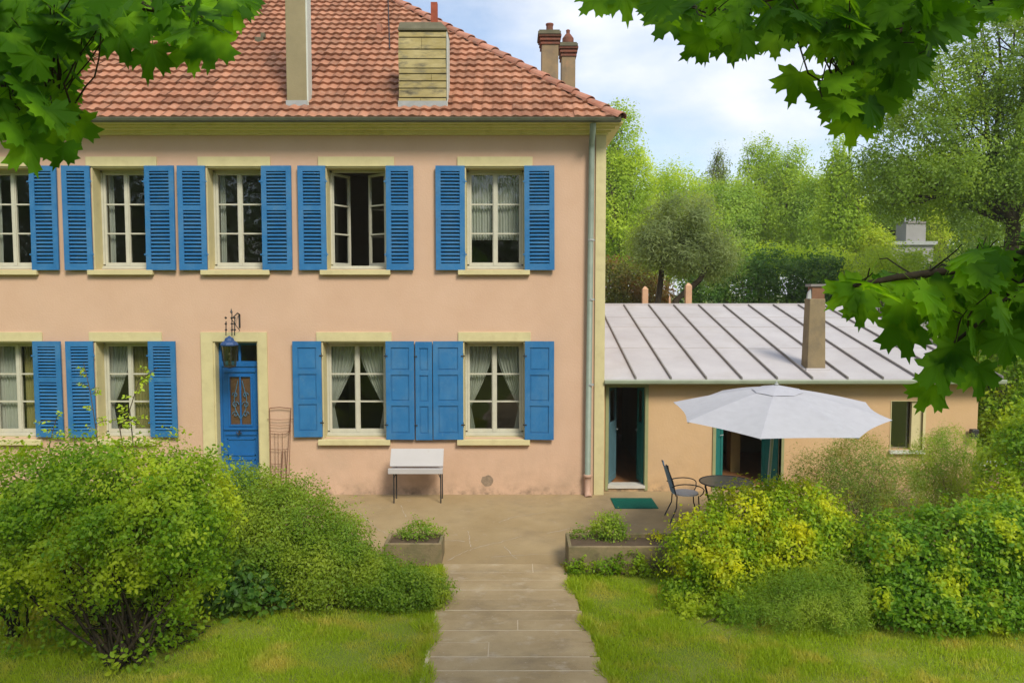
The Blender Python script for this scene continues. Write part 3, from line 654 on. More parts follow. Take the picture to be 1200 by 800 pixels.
def tall_chimney(pxl, pxr, pyt, pyb, d, potr, knob=False):
    Yc = CYW + d; a = at(pxl + 3, pyt, Yc); b = at(pxr - 1, pyt, Yc); D = .62; zt = a.z; zb = 7.2; hh = at(600, pyt, Yc).z - at(600, pyt + 10, Yc).z
    m = MB(); m.box(a.x, b.x, Yc, Yc + D, zb, zt - hh * 1.4); c = m.build('chimney', mat('sooty_render', (.25, .18, .10), .9, .15, 2.2, bump=.4, dirt=[((.12, .10, .08), 2.5, .48, .7, .7, None, None), ((.36, .2, .11), 4, .55, .7, .6, None, None)]), house, bevel=.01)
    m = MB(); z = zt - hh * 1.4
    for k, e in enumerate((.03, .0, .05, .02, .075)): m.box(a.x - e, b.x + e, Yc - e, Yc + D + e, z + .001, z + hh * .22); z += hh * .22
    m.build('brick_band', M_BRICK2, c)
    m = MB(); m.box(a.x - .10, b.x + .06, Yc - .10, Yc + D + .08, z + .001, z + .07); m.box(a.x - .07, b.x + .03, Yc - .07, Yc + D + .05, z + .071, z + .11); m.build('chimney_cap', M_DARKCAP, c)
    m = MB(); cx = (a.x + b.x) / 2 + .0; cy = Yc + D / 2
    pr = [(potr, 0), (potr * .85, .06), (potr * .8, .2), (potr * .95, .24), (potr * .95, .27)] if not knob else [(potr, 0), (potr * 1.1, .1), (potr * 1.1, .22), (potr * .6, .32), (potr * .35, .36), (potr * .4, .45), (potr * .2, .47)]
    m.lathe((cx, cy, z + .11), pr, 12); m.build('chimney_pot', M_BRICK2, c)
tall_chimney(632, 655.5, 38, 100, 20.5, .11); tall_chimney(655.5, 675.5, 52, 105, 22.5, .15, True)
# wall anchor patch near ground (repair mark)
m = MB(); c = at(571, 563, -.004); V = [(c.x + .12 * math.cos(a) * random.uniform(.7, 1.1), -.004, c.z + .11 * math.sin(a) * random.uniform(.8, 1.1)) for a in np.linspace(0, 2 * math.pi, 14)[:-1]]
m.poly(V, [tuple(range(13))]); m.build('bare_render_patch', mat('bare_mortar', (.26, .19, .13), .95, .25, 12, bump=.6), house)

# curtains (hang inside the rooms)
M_CURT = clothmat('white_voile', (.52, .54, .46), .10, .35); M_CURTG = clothmat('ochre_curtain', (.30, .27, .10), .0, .3)
def curtain(x0, x1, z0, z1, y, label, m, group, tie=None, folds=7, amp=.018, hem=None):
    """tie: 'l'/'r' side it is drawn back to; geometry narrows towards the tie"""
    nx, nzz = 44, 26; V = []; F = []
    for j in range(nzz + 1):
        t = j / nzz; zz = z1 + (z0 - z1) * t
        if tie:
            s = .12 + .88 * (1 - min(1, t / .72) ** 1.5) if t < .72 else .12 + .16 * ((t - .72) / .28)
        else: s = 1
        for i in range(nx + 1):
            u = i / nx; W = (x1 - x0)
            xx = (x0 + u * W * s) if tie != 'r' else (x1 - (1 - u) * W * s)
            yy = y + amp * math.sin(u * folds * 2 * math.pi + .6 * math.sin(t * 3)) + .006 * math.sin(u * 31)
            V.append((xx, yy, zz))
    for j in range(nzz):
        for i in range(nx): k = j * (nx + 1) + i; F.append((k, k + 1, k + nx + 2, k + nx + 1))
    mb = MB(); mb.poly(V, F); o = mb.build('curtain', m, smooth=True, origin=((x0 + x1) / 2, y, z1)); tag(o, label, 'curtain', group)
GC = 'curtains behind the window panes'
def cw(op, side, label, m=M_CURT, frac=.5, **k):
    x0, x1, z0, z1 = op; x0 += .06; x1 -= .06; mid = (x0 + x1) / 2
    if side == 'l': curtain(x0, x0 + (mid - x0) * frac * 2, z0 + .08, z1 - .06, .40, label, m, GC, **k)
    else: curtain(x1 - (x1 - mid) * frac * 2, x1, z0 + .08, z1 - .06, .40, label, m, GC, **k)
cw(ops_l[2], 'l', 'left white curtain tied back in the lower window above the white bench', tie='l'); cw(ops_l[2], 'r', 'right white curtain tied back in the lower window above the white bench', tie='r')
cw(ops_l[3], 'l', 'left white curtain tied back in the lower window nearest the downpipe', tie='l'); cw(ops_l[3], 'r', 'right white curtain tied back in the lower window nearest the downpipe', tie='r')
cw(ops_l[1], 'l', 'left white curtain drawn aside in the lower window beside the blue front door', tie='l'); cw(ops_l[1], 'r', 'ochre right curtain in the lower window beside the blue front door', M_CURTG, frac=.5)
cw(ops_l[0], 'l', 'pale left curtain in the leftmost ground floor window', frac=.45); cw(ops_l[0], 'r', 'ochre right curtain in the leftmost ground floor window', M_CURTG, frac=.45)
x0, x1, z0, z1 = ops_u[4]; zh = z0 + (z1 - z0) * .30
curtain(x0 + .06, (x0 + x1) / 2 - .01, zh, z1 - .05, .40, 'left half of white net curtain in upper window nearest the downpipe', M_CURT, GC, folds=9); curtain((x0 + x1) / 2 + .01, x1 - .06, zh, z1 - .05, .40, 'right half of white net curtain in upper window nearest the downpipe', M_CURT, GC, folds=9)
for k, lab in ((1, 'narrow pale curtain at left edge of the second upper window'), (2, 'narrow pale curtain at left edge of the upper window over the front door'), (0, 'narrow pale curtain at left edge of the leftmost upper window')):
    x0, x1, z0, z1 = ops_u[k]; curtain(x0 + .09, x0 + .2, z0 + .08, z1 - .05, .41, lab, M_CURT, GC, folds=3)

# ================================================================== ANNEX
AY = .25; AX0, AX1 = HX1 + .03, X(1146, 480, AY); AEZ = Z(450, AY)
annex = empty('annex', ((AX0 + AX1) / 2, AY, 0), 'low peach annex with grey standing seam zinc roof beside the house', 'annex')
def AX(px, py=500): return at(px, py, AY).x
def AZ(py): return at(600, py, AY).z
RK = .206; rd0 = AY - .22; rz0 = at(600, 444, rd0).z; rdep = 6.1 - rd0
def arz(y): return rz0 + (y - rd0) * RK
od = (AX(712.5), AX(756.5), .10, AZ(453)); osd = (AX(839), AX(916), .04, AZ(478)); owd = (AX(1044), AX(1081), AZ(527), AZ(470))
w = MB(); wall_open(w, AX0, AX1, -.1, AEZ + .05, AY, AY + .28, [od, osd, owd])
w.box(AX1 - .28, AX1, AY + .281, 6.0, -.1, AEZ + .1)
w.poly([(AX1, AY + .02, AEZ + .1), (AX1, 6.0, AEZ + .1), (AX1, 6.0, arz(6.0) - .04)], [(0, 1, 2)])
w.box(AX0, AX1, 6.001, 6.2, -.1, arz(6.0) - .05); w.build('wall', M_WALL2, annex)
m = MB(); m.box(AX0, AX1 - .3, AY + .29, 5.9, -.04, .06); m.build('interior_floor', mat('annex_floor', (.30, .14, .06), .4, .2, 3, stretch=(4, .5, 1)), annex)
m = MB(); m.box(AX(712) - .14, AX(712) - .05, AY + .29, 4, .06, 2.1); m.box(AX(770), AX(770) + .1, AY + .29, 5, .06, 2.1); m.box(AX(1000), AX(1000) + .1, AY + .29, 5, .06, 2.1)
m.box(AX(770) + .101, AX1 - .3, 3.6, 3.7, .06, 2.4); m.build('interior_partition', M_INT, annex)
# roof sheet, seams
ar0, ar1 = HX1 + .022, at(1176, 441, rd0).x; th = .03
m = MB(); m.poly([(ar0, rd0, rz0 - th), (ar1, rd0, rz0 - th), (ar1, 6.3, arz(6.3) - th), (ar0, 6.3, arz(6.3) - th), (ar0, rd0, rz0), (ar1, rd0, rz0), (ar1, 6.3, arz(6.3)), (ar0, 6.3, arz(6.3))],
                 [(0, 3, 2, 1), (4, 5, 6, 7), (0, 1, 5, 4), (1, 2, 6, 5), (2, 3, 7, 6), (3, 0, 4, 7)]); arf = m.build('roof', M_ZINC, annex)
m = MB(); sx = at(745, 443, rd0).x; step = .672; xs = []
while sx < ar1 - .1: xs.append(sx); sx += step
xs.append(ar1 - .02)
for k, sx in enumerate(xs):
    w_ = .017; hs = .045 if k < len(xs) - 1 else .06
    m.poly([(sx - w_, rd0 - .012, rz0 + .001), (sx + w_, rd0 - .012, rz0 + .001), (sx + w_, 6.3, arz(6.3) + .001), (sx - w_, 6.3, arz(6.3) + .001),
            (sx - w_ * .7, rd0 - .012, rz0 + hs), (sx + w_ * .7, rd0 - .012, rz0 + hs), (sx + w_ * .7, 6.3, arz(6.3) + hs), (sx - w_ * .7, 6.3, arz(6.3) + hs)],
           [(4, 5, 6, 7), (0, 1, 5, 4), (1, 2, 6, 5), (3, 0, 4, 7), (2, 3, 7, 6)])
m.build('standing_seam', M_SEAM, arf)
edges = [ar0] + xs
for y0_ in (4.9, 3.95, 2.12):
    m = MB()
    for k, (a, b) in enumerate(zip(edges, edges[1:])):
        yy = y0_; yy += .03 * math.sin(k * 2.1); m.poly([(a + .02, yy, arz(yy) + .001), (b - .02, yy, arz(yy) + .001), (b - .02, yy, arz(yy) + .012), (a + .02, yy, arz(yy) + .012), (a + .02, yy + .06, arz(yy + .06) + .001), (b - .02, yy + .06, arz(yy + .06) + .001)], [(0, 1, 2, 3), (3, 2, 5, 4)])
    m.build('cross_welt', M_ZINC, arf)
m = MB(); m.box(ar0, ar1 + .01, 6.25, 6.36, arz(6.3) - .02, arz(6.3) + .05); m.build('ridge_flashing', M_ZINC, arf)
# gutter + fascia
m = MB(); m.box(AX0, ar1 - .05, AY - .18, AY - .002, AEZ + .05 - .0, rz0 - th - .003); m.box(AX0, AX1 + .02, AY - .06, AY - .003, AEZ - .005, AEZ + .048); m.build('fascia', M_GUT2, annex)
prof = [(rd0 - .11, rz0 - .005), (rd0 - .12, rz0 - .02), (rd0 - .11, rz0 - .075), (rd0 - .05, rz0 - .10), (rd0 + .0, rz0 - .08), (rd0 + .0, rz0 - .02), (rd0 - .09, rz0 - .02)]
m = MB(); n = len(prof); V = [(ar0, *p) for p in prof] + [(ar1, *p) for p in prof]
m.poly(V, [tuple(range(n)), tuple(n + k for k in reversed(range(n)))] + [(k, (k + 1) % n, n + (k + 1) % n, n + k) for k in range(n)]); m.build('gutter', M_GUT2, annex)
# chimney on annex
def aroof_at(px, py):
    d_ = ray(px, py); o = Vector((0, CYW, EYE)); t = (rz0 - RK * rd0 - o.z + RK * o.y) / (d_.z - RK * d_.y); return o + d_ * t
v = aroof_at(957, 433); yf = v.y; a_, b_ = at(947.5, 390, yf), at(967.5, 390, yf); zt = at(957, 350, yf).z; sc_ = (yf - CYW) / 900
m = MB(); m.poly([(a_.x - .01, yf, v.z - .1), (b_.x + .02, yf, v.z - .1), (b_.x + .02, yf + .34, v.z - .1), (a_.x - .01, yf + .34, v.z - .1), (a_.x + .02, yf + .02, zt), (b_.x - .01, yf + .02, zt), (b_.x - .01, yf + .3, zt), (a_.x + .02, yf + .3, zt)],
                 [(0, 3, 2, 1), (4, 5, 6, 7), (0, 1, 5, 4), (1, 2, 6, 5), (2, 3, 7, 6), (3, 0, 4, 7)])
ac = m.build('chimney', mat('annex_chimney', (.24, .18, .10), .9, .12, 3, bump=.4, dirt=[((.14, .11, .08), 4, .5, .7, .6, None, None)]), annex, bevel=.012)
m = MB(); m.box(a_.x + .07, b_.x - .02, yf + .05, yf + .27, zt + .001, zt + 14 * sc_); m.build('chimney_pot', mat('chimney_brown', (.20, .10, .055), .9, .2, 6), ac)
m = MB(); m.box(a_.x + .03, b_.x + .01, yf + .02, yf + .31, zt + 14.1 * sc_, zt + 17 * sc_); m.build('chimney_cap', M_SEAM, ac, bevel=.006)
m = MB(); m.poly([(a_.x - .02, yf + .05, zt + .001), (a_.x + .06, yf + .05, zt + .001), (a_.x + .06, yf + .08, zt + .2), (a_.x + .0, yf + .08, zt + .12), (a_.x - .02, yf + .12, zt + .001), (a_.x + .06, yf + .12, zt + .001), (a_.x + .06, yf + .12, zt + .2), (a_.x, yf + .12, zt + .12)],
                 [(0, 1, 2, 3), (7, 6, 5, 4), (0, 3, 7, 4), (1, 5, 6, 2), (2, 6, 7, 3)]); m.build('metal_scrap', M_FLASH, ac)
m = MB(); m.box(a_.x - .05, b_.x + .09, yf - .06, yf - .005, v.z - .06, v.z + .03); m.build('flashing', M_ZINC, ac, bevel=.01)
# narrow door
x0, x1, z0, z1 = od
M_FRG = mat('sage_frame', (.26, .27, .13), .6, .1, 5)
m = MB(); m.box(x0 - .05, x0 + .012, AY - .02, AY + .1, .02, z1 + .05); m.box(x1 - .012, x1 + .05, AY - .02, AY + .1, .02, z1 + .05); m.box(x0 + .0121, x1 - .0121, AY - .018, AY + .1, z1 - .01, z1 + .05)
fr = m.build('door_frame', M_FRG, annex)
m = MB(); m.box(x0, x1, AY - .03, AY + .25, .06, .115); m.build('threshold', mat('pale_sill', (.5, .47, .42), .7), fr)
def leaf_door(hx, sg, ang, W, z0, z1, y, m1, name='door_leaf', glass=True):
    ax = Vector((sg * math.cos(ang), math.sin(ang), 0)); ay = Vector((-sg * math.sin(ang), math.cos(ang), 0)); az = Vector((0, 0, 1)); O = Vector((hx, y, 0)); m = MB()
    def bb(u0, u1, w0, w1, t=.04): m.obox(O + ax * (u0 + u1) / 2 + az * (w0 + w1) / 2, ax, ay, az, (u1 - u0) / 2, t / 2, (w1 - w0) / 2)
    st = .055; bb(0, st, z0, z1); bb(W - st, W, z0, z1); bb(st, W - st, z1 - .08, z1); bb(st, W - st, z0, z0 + .12); bb(st, W - st, z0 + 1.12, z0 + 1.18)
    bb(st, W - st, z0 + .12, z0 + 1.12, .018)
    o = m.build(name, m1, annex)
    if glass: g_ = MB(); g_.obox(O + ax * W / 2 + az * (z0 + 1.18 + z1 - .08) / 2, ax, ay, az, W / 2 - st, .003, (z1 - .08 - z0 - 1.18) / 2); g_.build('pane', M_GLASS, o)
    hn = MB(); hn.tube([O + ax * (W - .03) - ay * .02 + az * (z0 + 1.0), O + ax * (W - .03) - ay * .06 + az * (z0 + 1.0), O + ax * (W - .12) - ay * .06 + az * (z0 + 1.0)], .008, 6); hn.build('handle', M_FLASH, o)
leaf_door(x0 + .02, 1, R(68), .56, .12, z1 - .03, AY + .12, M_GREYBLUE); leaf_door(x1 - .02, -1, R(84), .42, .12, z1 - .03, AY + .12, M_TEAL)
# glazed sliding door (behind the parasol)
x0, x1, z0, z1 = osd
m = MB(); m.box(x0 - .06, x0 + .0, AY - .025, AY + .12, .0, z1 + .06); m.box(x1 - .0, x1 + .05, AY - .025, AY + .12, .0, z1 + .06); m.box(x0, x1, AY - .023, AY + .12, z1, z1 + .06); m.box(x0, x1, AY + .0, AY + .2, .02, .06)
fr = m.build('door_frame', M_FRG, annex)
leaf_door(x0 + .005, 1, R(28), .2, .08, z1 - .02, AY + .10, M_TEAL); leaf_door(x1 - .005, -1, R(62), .42, .08, z1 - .02, AY + .14, M_TEAL)
m = MB(); fx = AX(884); m.box(fx - .06, fx + .14, 1.6, 1.9, .06, 1.6); m.build('cupboard', mat('ochre_cupboard', (.30, .22, .08), .7), annex)
# small window + shutter
x0, x1, z0, z1 = owd; mid = AX(1069)
m = MB(); m.box(x0 - .015, x0 + .0, AY - .01, AY + .02, z0, z1 + .015); m.box(x0, x1 + .0, AY - .01, AY + .02, z1, z1 + .015); m.box(x1, x1 + .05, AY - .02, AY + .02, z0 - .3, z1 - .001); m.box(mid, x1 - .0, AY + .03, AY + .1, z0, z1)
wn_ = m.build('window', M_CREAM, annex)
m = MB(); m.box(x0, mid - .001, AY + .12, AY + .125, z0, z1); m.build('pane', M_GLASS, wn_)
m = MB(); m.box(x0 - .03, x1 + .03, AY - .08, AY + .1, z0 - .06, z0 - .002); m.build('sill', M_GREYW, wn_)
m = MB(); m.box(mid - .045, mid - .025, AY + .13, AY + .16, z0, z1); m.build('casement', M_SEAM, wn_)
# small floodlight / box at the annex corner
b = at(1142, 508, AY - .1); m = MB(); m.box(b.x - .08, b.x + .05, AY - .16, AY - .05, b.z - .09, b.z + .09); m.box(b.x - .03, b.x + .02, AY - .05, AY - .001, b.z - .03, b.z + .03)
tag(m.build('wall_box', M_IRON, bevel=.01), 'small black box fixed to the right corner of the annex wall', 'wall box')

# ================================================================== OBJECTS
# lantern on bracket over the door
lb = at(269, 411, -.42); top = at(269, 366, -.42)
lant = empty('lantern', (lb.x, 0, lb.z), 'blue capped glass lantern on an iron bracket over the front door', 'lantern')
m = MB(); m.tube([(lb.x + .05, -.005, top.z - .05), (lb.x + .05, -.1, top.z - .02), (lb.x + .05, -.42, top.z - .12)], .012, 6); m.tube([(lb.x + .05, -.01, top.z - .35), (lb.x + .05, -.2, top.z - .25), (lb.x + .05, -.4, top.z - .13)], .007, 6)
for dxx, hz in ((-.06, .16), (.05, .0), (.10, .12)):
    x_ = lb.x + dxx; m.tube([(x_, -.42, lb.z + .28), (x_ + .01, -.42, top.z - hz)], .009, 6)
    for k in range(3): m.lathe((x_ + .005, -.42, lb.z + .36 + k * .11), [(.0, 0), (.022, .02), (.024, .035), (0, .05)], 7)
m.lathe((lb.x + .05, -.42, top.z - .02), [(.0, 0), (.025, .02), (.012, .06), (0, .1)], 8)
m.box(lb.x + .035, lb.x + .065, -.012, -.001, top.z - .30, top.z - .04)
m.build('bracket', M_IRON, lant)
cz = lb.z + .10
m = MB(); m.lathe((lb.x, -.42, cz), [(.165, 0), (.17, .02), (.14, .06), (.09, .09), (.08, .13), (.03, .16), (.0, .18)], 8); m.build('cap', mat('lantern_blue', (.02, .06, .17), .5, .1, 6), lant)
m = MB(); m.lathe((lb.x, -.42, cz - .38), [(.105, 0), (.15, .37)], 6); m.build('lantern_glass', glassmat('lantern_glass', (.80, .78, .55)), lant)
m = MB()
for k in range(6):
    a = 2 * math.pi * k / 6; m.tube([(lb.x + .107 * math.cos(a), -.42 + .107 * math.sin(a), cz - .38), (lb.x + .152 * math.cos(a), -.42 + .152 * math.sin(a), cz)], .008, 5)
m.lathe((lb.x, -.42, cz - .42), [(.02, 0), (.11, .03), (.11, .045), (.08, .05)], 6); m.lathe((lb.x, -.42, cz - .37), [(.03, 0), (.03, .12), (.015, .14), (.035, .2), (.0, .26)], 8); m.build('lantern_frame', M_IRON, lant)

# rusty wire trellis
m = MB()
def wp(px, py, dy=-.06): return at(px, py, dy)
def wire(pts, r=.006, dy=-.06): m.tube([wp(a, b, dy) + Vector((0, random.uniform(-.01, .01), 0)) for a, b in pts], r, 5)
wire([(316, 478), (317, 520), (318, 570)]); wire([(341, 478), (338, 520), (334, 575)]); wire([(316, 478), (328, 477), (341.5, 478.5)], .008)
for yy, a, b in ((491, 313, 344), (498, 316, 340), (505, 316, 341), (508, 318, 336), (526, 316, 338), (543, 317, 331), (549, 317, 330)): wire([(a, yy), ((a + b) / 2, yy + .6), (b, yy)], .005)
for xx in (322, 326, 331): wire([(xx, 507), (xx + 1, 560)], .004)
wire([(331, 528), (329, 575)], .009); wire([(340, 498), (340, 505), (336, 507)]); wire([(334, 527), (336, 560), (335, 580)], .007)
m.tube([wp(316, 478, -.28), wp(317, 520, -.22), wp(318, 585, -.14)], .006, 5); m.tube([wp(341, 478, -.28), wp(338, 585, -.14)], .006, 5)
tag(m.build('wire_trellis', M_RUST), 'rusty bent wire plant cage leaning on the wall right of front door', 'plant cage')

# bench
bY = -.50; bx0, bx1 = at(456, 550, bY).x, at(519.5, 550, bY).x
bench = empty('bench', ((bx0 + bx1) / 2, bY, 0), 'white slatless bench with thin iron legs standing against the house wall', 'bench')
zb = at(488, 549.2, -.64).z + .03
m = MB(); zt = at(488, 525.5, -.36).z; zl = at(488, 546.3, -.54).z
axb = Vector((1, 0, 0)); p0 = Vector((0, -.54, zl)); p1 = Vector((0, -.36, zt)); az = (p1 - p0).normalized(); ay = axb.cross(az)
m.obox(Vector(((bx0 + bx1) / 2 + .01, 0, 0)) + (p0 + p1) / 2, axb, ay, az, (bx1 - bx0) / 2 - .01, .011, (p1 - p0).length / 2); m.build('backrest', M_BENCH, bench, bevel=.004)
m = MB(); m.box(bx0 + .02, bx1 - .02, -.56, -.26, zb - .09, zb - .075); m.box(bx0, bx1, -.64, -.575, zb - .125, zb - .03); m.build('seat', M_BENCH, bench, bevel=.004)
for sx, sg in ((bx0 + .10, 1), (bx1 - .04, -1)):
    for yy in (-.60, -.28):
        m = MB(); m.tube([(sx, yy, zb - .10), (sx, yy, .0)], .013, 6)
        if yy < -.3: m.tube([(sx, yy, zb - .22), (sx + sg * .05 if sg < 0 else sx + .05, yy, zb - .1), (sx + sg * .16, yy, zb - .12)], .010, 6)
        else: m.tube([(sx, yy, zb - .10), (sx, yy + .02, zt - .1)], .013, 6)
        m.build('leg', M_IRON, bench)

# door mat
c0, c1 = on(711, 596, .012), on(758, 584, .012)
m = MB(); m.box(AX(711, 590), AX(757.5, 590), on(735, 596).y, on(735, 584).y, .004, .016); tag(m.build('door_mat', M_MAT, bevel=.003), 'dark green doormat lying before the narrow annex door', 'doormat')

# table
tc_ = ad(851, 567, 12.6); tz_ = .72; tb = empty('garden_table', (tc_.x, tc_.y, 0), 'round dark metal garden table on the patio beside the chair', 'table'); r_ = .435
m = MB(); m.lathe((tc_.x, tc_.y, tz_ - .012), [(r_ - .02, 0), (r_ - .004, .012), (r_ - .02, .014)], 40); m.build('tabletop', mat('table_mesh_top', (.13, .115, .085), .35, .15, 12, spec=.5), tb, smooth=False)
m = MB(); m.tube([(tc_.x + (r_) * math.cos(a), tc_.y + r_ * math.sin(a), tz_) for a in np.linspace(0, 2 * math.pi, 41)], .012, 6, cap=False); m.build('rim', M_IRON, tb)
for k in range(4):
    a = math.pi / 4 + k * math.pi / 2 + .35; c, s = math.cos(a), math.sin(a); m = MB()
    m.tube([(tc_.x + c * .33, tc_.y + s * .33, tz_ - .015), (tc_.x + c * .34, tc_.y + s * .34, tz_ - .12), (tc_.x + c * .27, tc_.y + s * .27, .35), (tc_.x + c * .36, tc_.y + s * .36, .0)], .017, 8); m.build('leg', M_IRON, tb, smooth=True)

# chair: faces +x (towards the table)
cc = ad(803, 581, 12.9); ch = empty('garden_chair', (cc.x, cc.y, 0), 'metal garden chair with blue grey back and pale seat beside table', 'chair'); O = Vector((cc.x, cc.y, 0))
def cyl(u): return O + Vector(u)
m = MB(); n = 24; sz = .45; V = []
for (rr3, dz) in ((.225, 0), (.215, .02)):
    for k in range(n): a = 2 * math.pi * k / n; V.append(O + Vector((.0 + rr3 * math.cos(a), rr3 * math.sin(a) * 1.0, sz + dz)))
m.poly(V, [tuple(range(n)), tuple(n + k for k in range(n))] + [(k, (k + 1) % n, n + (k + 1) % n, n + k) for k in range(n)]); m.build('seat', mat('pale_seat', (.50, .46, .42), .7, .06, 10), ch)
m = MB(); V = []; F = []; nu, nv = 8, 8
for j in range(nv + 1):
    t = j / nv; hw = .205 - .03 * math.sin(t * math.pi)
    for i in range(nu + 1):
        u = i / nu * 2 - 1; zz = sz + .03 + t * .47 + (.045 * (abs(u) ** 2 - .35) if j == nv else 0); V.append(O + Vector((-.21 - .14 * t - .035 * (1 - u * u), u * hw, zz)))
k0 = len(V); V += [v_ + Vector((.012, 0, 0)) for v_ in V]
for j in range(nv):
    for i in range(nu): k = j * (nu + 1) + i; F += [(k, k + 1, k + nu + 2, k + nu + 1), (k0 + k, k0 + k + nu + 1, k0 + k + nu + 2, k0 + k + 1)]
m.poly(V, F); m.build('backrest', mat('blue_grey_mesh', (.11, .20, .30), .6, .12, 20), ch, smooth=True)
m = MB()
for s in (-1, 1):
    m.tube([cyl((-.20, s * .21, sz)), cyl((-.26, s * .215, sz + .25)), cyl((-.36, s * .20, sz + .51)), cyl((-.37, s * .17, sz + .53))], .011, 6)
m.build('back_frame', M_IRON, ch)
for s in (-1, 1):
    m = MB(); pts = [cyl((-.27, s * .22, sz + .16))] + [cyl((-.02 + .27 * math.sin(t), s * (.24 + .04 * math.sin(t)), sz + .17 + .09 * math.cos(t) - .05)) for t in np.linspace(-1.2, 1.5, 9)] + [cyl((.24, s * .24, sz + .05)), cyl((.20, s * .2, sz))]
    m.tube(pts, .010, 6); m.build('armrest', M_IRON, ch, smooth=True)
for sx in (-1, 1):
    for s in (-1, 1):
        m = MB(); m.tube([cyl((sx * .18, s * .19, sz)), cyl((sx * .19, s * .20, .25)), cyl((sx * (.30 if sx < 0 else .27), s * .24, .0))], .011, 6); m.build('leg', M_IRON, ch, smooth=True)

# parasol
pc = ad(910, 450, 10.5); par = empty('parasol', (pc.x - .12, pc.y + .1, 0), 'open white octagonal parasol tilted over the terrace behind yellow shrub', 'parasol')
rim_d = [(789, 471, 10.8), (805, 494, 9.75), (891, 514, 9.05), (1007, 513, 9.2), (1046, 492, 10.25)]
RimP = [ad(*r) for r in rim_d]; ctr = Vector((ad(917, 487, 10.5).x, pc.y, 2.23))
for k in (1, 2, 3):                        # far corners mirrored through the centre
    o_ = RimP[k]; RimP.append(Vector((2 * ctr.x - o_.x, 2 * ctr.y - o_.y, 2 * ctr.z - o_.z + .0)))
RimP = sorted(RimP, key=lambda p: math.atan2(p.y - ctr.y, p.x - ctr.x))
apex = pc.copy(); apex.z -= .03
M_CAN = clothmat('parasol_cloth', (.50, .50, .545), 0, .25)
m = MB(); V = []; F = []; NS, NR = 6, 10
for k in range(8):
    a, b = RimP[k], RimP[(k + 1) % 8]; base = len(V)
    for j in range(NR + 1):
        t = .02 + .98 * j / NR
        for i in range(NS + 1):
            u = i / NS; e = a.lerp(b, u); inward = math.sin(math.pi * u) * .045 * t
            p = apex.lerp(e, t * (1 - inward * .95)); p.z += -.03 * math.sin(math.pi * u) * t * .8 + .02 * math.sin(math.pi * t); V.append(p)
    for j in range(NR):
        for i in range(NS): q0 = base + j * (NS + 1) + i; F.append((q0, q0 + 1, q0 + NS + 2, q0 + NS + 1))
m.poly(V, F); can = m.build('canopy', M_CAN, par)
m = MB(); V = []; F = []
for k in range(8):
    a, b = RimP[k], RimP[(k + 1) % 8]; base = len(V)
    for t in (0.01, .24):
        for i in range(NS + 1):
            u = i / NS; e = a.lerp(b, u); p = apex.lerp(e, t * (1 - .03 * math.sin(math.pi * u))); p.z += .022; V.append(p)
    for i in range(NS): q0 = base + i; F.append((q0, q0 + 1, q0 + NS + 2, q0 + NS + 1))
m.poly(V, F); m.build('vent_cap', M_CAN, can)
m = MB()
for k in range(8): m.tube([apex.lerp(RimP[k], t) + Vector((0, 0, .02 * math.sin(math.pi * t) - .018)) for t in (.24, .5, .75, .99)], .009, 5)
m.build('rib', M_FLASH, par)
m = MB(); foot = Vector((pc.x - .12, pc.y + .1, .0)); m.tube([foot, apex], .022, 10); m.build('pole', mat('grey_metal', (.35, .37, .40), .4, .05, 5, metal=.4), par, smooth=True)
m = MB(); m.lathe(apex + Vector((0, 0, .015)), [(.025, 0), (.028, .015), (.012, .03), (.014, .045), (0, .055)], 10); m.build('finial', M_FLASH, par)
m = MB()
for k in range(8): m.tube([foot.lerp(apex, .78), apex.lerp(RimP[k], .5) + Vector((0, 0, .0))], .007, 5)
m.build('stretcher', M_FLASH, par)
m = MB(); m.lathe(foot, [(.28, 0), (.28, .05), (.06, .08), (.05, .3), (.03, .31)], 16); m.build('base', M_PLANT, par)

# planters (open troughs with soil)
def planter(x0, x1, y0, y1, h, label):
    t = .05; root = empty('planter', ((x0 + x1) / 2, (y0 + y1) / 2, 0), label, 'planter', 'concrete planters at the patio edge')
    m = MB(); m.box(x0, x1, y0, y0 + t, -.03, h); m.box(x0, x1, y1 - t, y1, -.03, h); m.box(x0, x0 + t, y0 + t, y1 - t, -.03, h - .0); m.box(x1 - t, x1, y0 + t, y1 - t, -.03, h - .0)
    m.build('trough', M_PLANT, root, bevel=.012); m = MB(); m.box(x0 + t, x1 - t, y0 + t, y1 - t, 0, h - .06); m.build('soil', M_SOIL, root); return root
fy = on(700, 670).y; px0 = on(666, 670).x; planter(px0, px0 + 1.95, fy, fy + .62, .36, 'long low concrete planter right of the path with small shrub')
fy2 = on(500, 661).y; qx1 = on(517.5, 661).x; planter(qx1 - .82, qx1, fy2, fy2 + .5, .30, 'concrete planter left of the path half hidden by hedge')

# ================================================================== FOLIAGE
G1 = leafmat('leaf_bright', (.095, .22, .010), (.24, .39, .018), patch=(.42, .52, .03), pscale=1.6, plo=.46, phi=.66, tr=.5)
G2 = leafmat('leaf_olive_fine', (.12, .23, .018), (.23, .35, .03), patch=(.34, .43, .045), pscale=1.6, plo=.45, phi=.7, tr=.5)
G3 = leafmat('leaf_yellow', (.14, .28, .010), (.34, .46, .015), patch=(.58, .60, .015), pscale=2.8, plo=.46, phi=.66, tr=.4)
G4 = leafmat('leaf_deep', (.04, .12, .018), (.10, .21, .03), patch=(.15, .28, .03), pscale=2)
G5 = leafmat('leaf_wispy', (.13, .22, .04), (.24, .33, .05), patch=(.36, .27, .05), pscale=2.4, plo=.52, phi=.72, tr=.5)
G6 = leafmat('leaf_feather', (.13, .25, .02), (.24, .38, .04), patch=(.33, .44, .05), pscale=2, tr=.5)
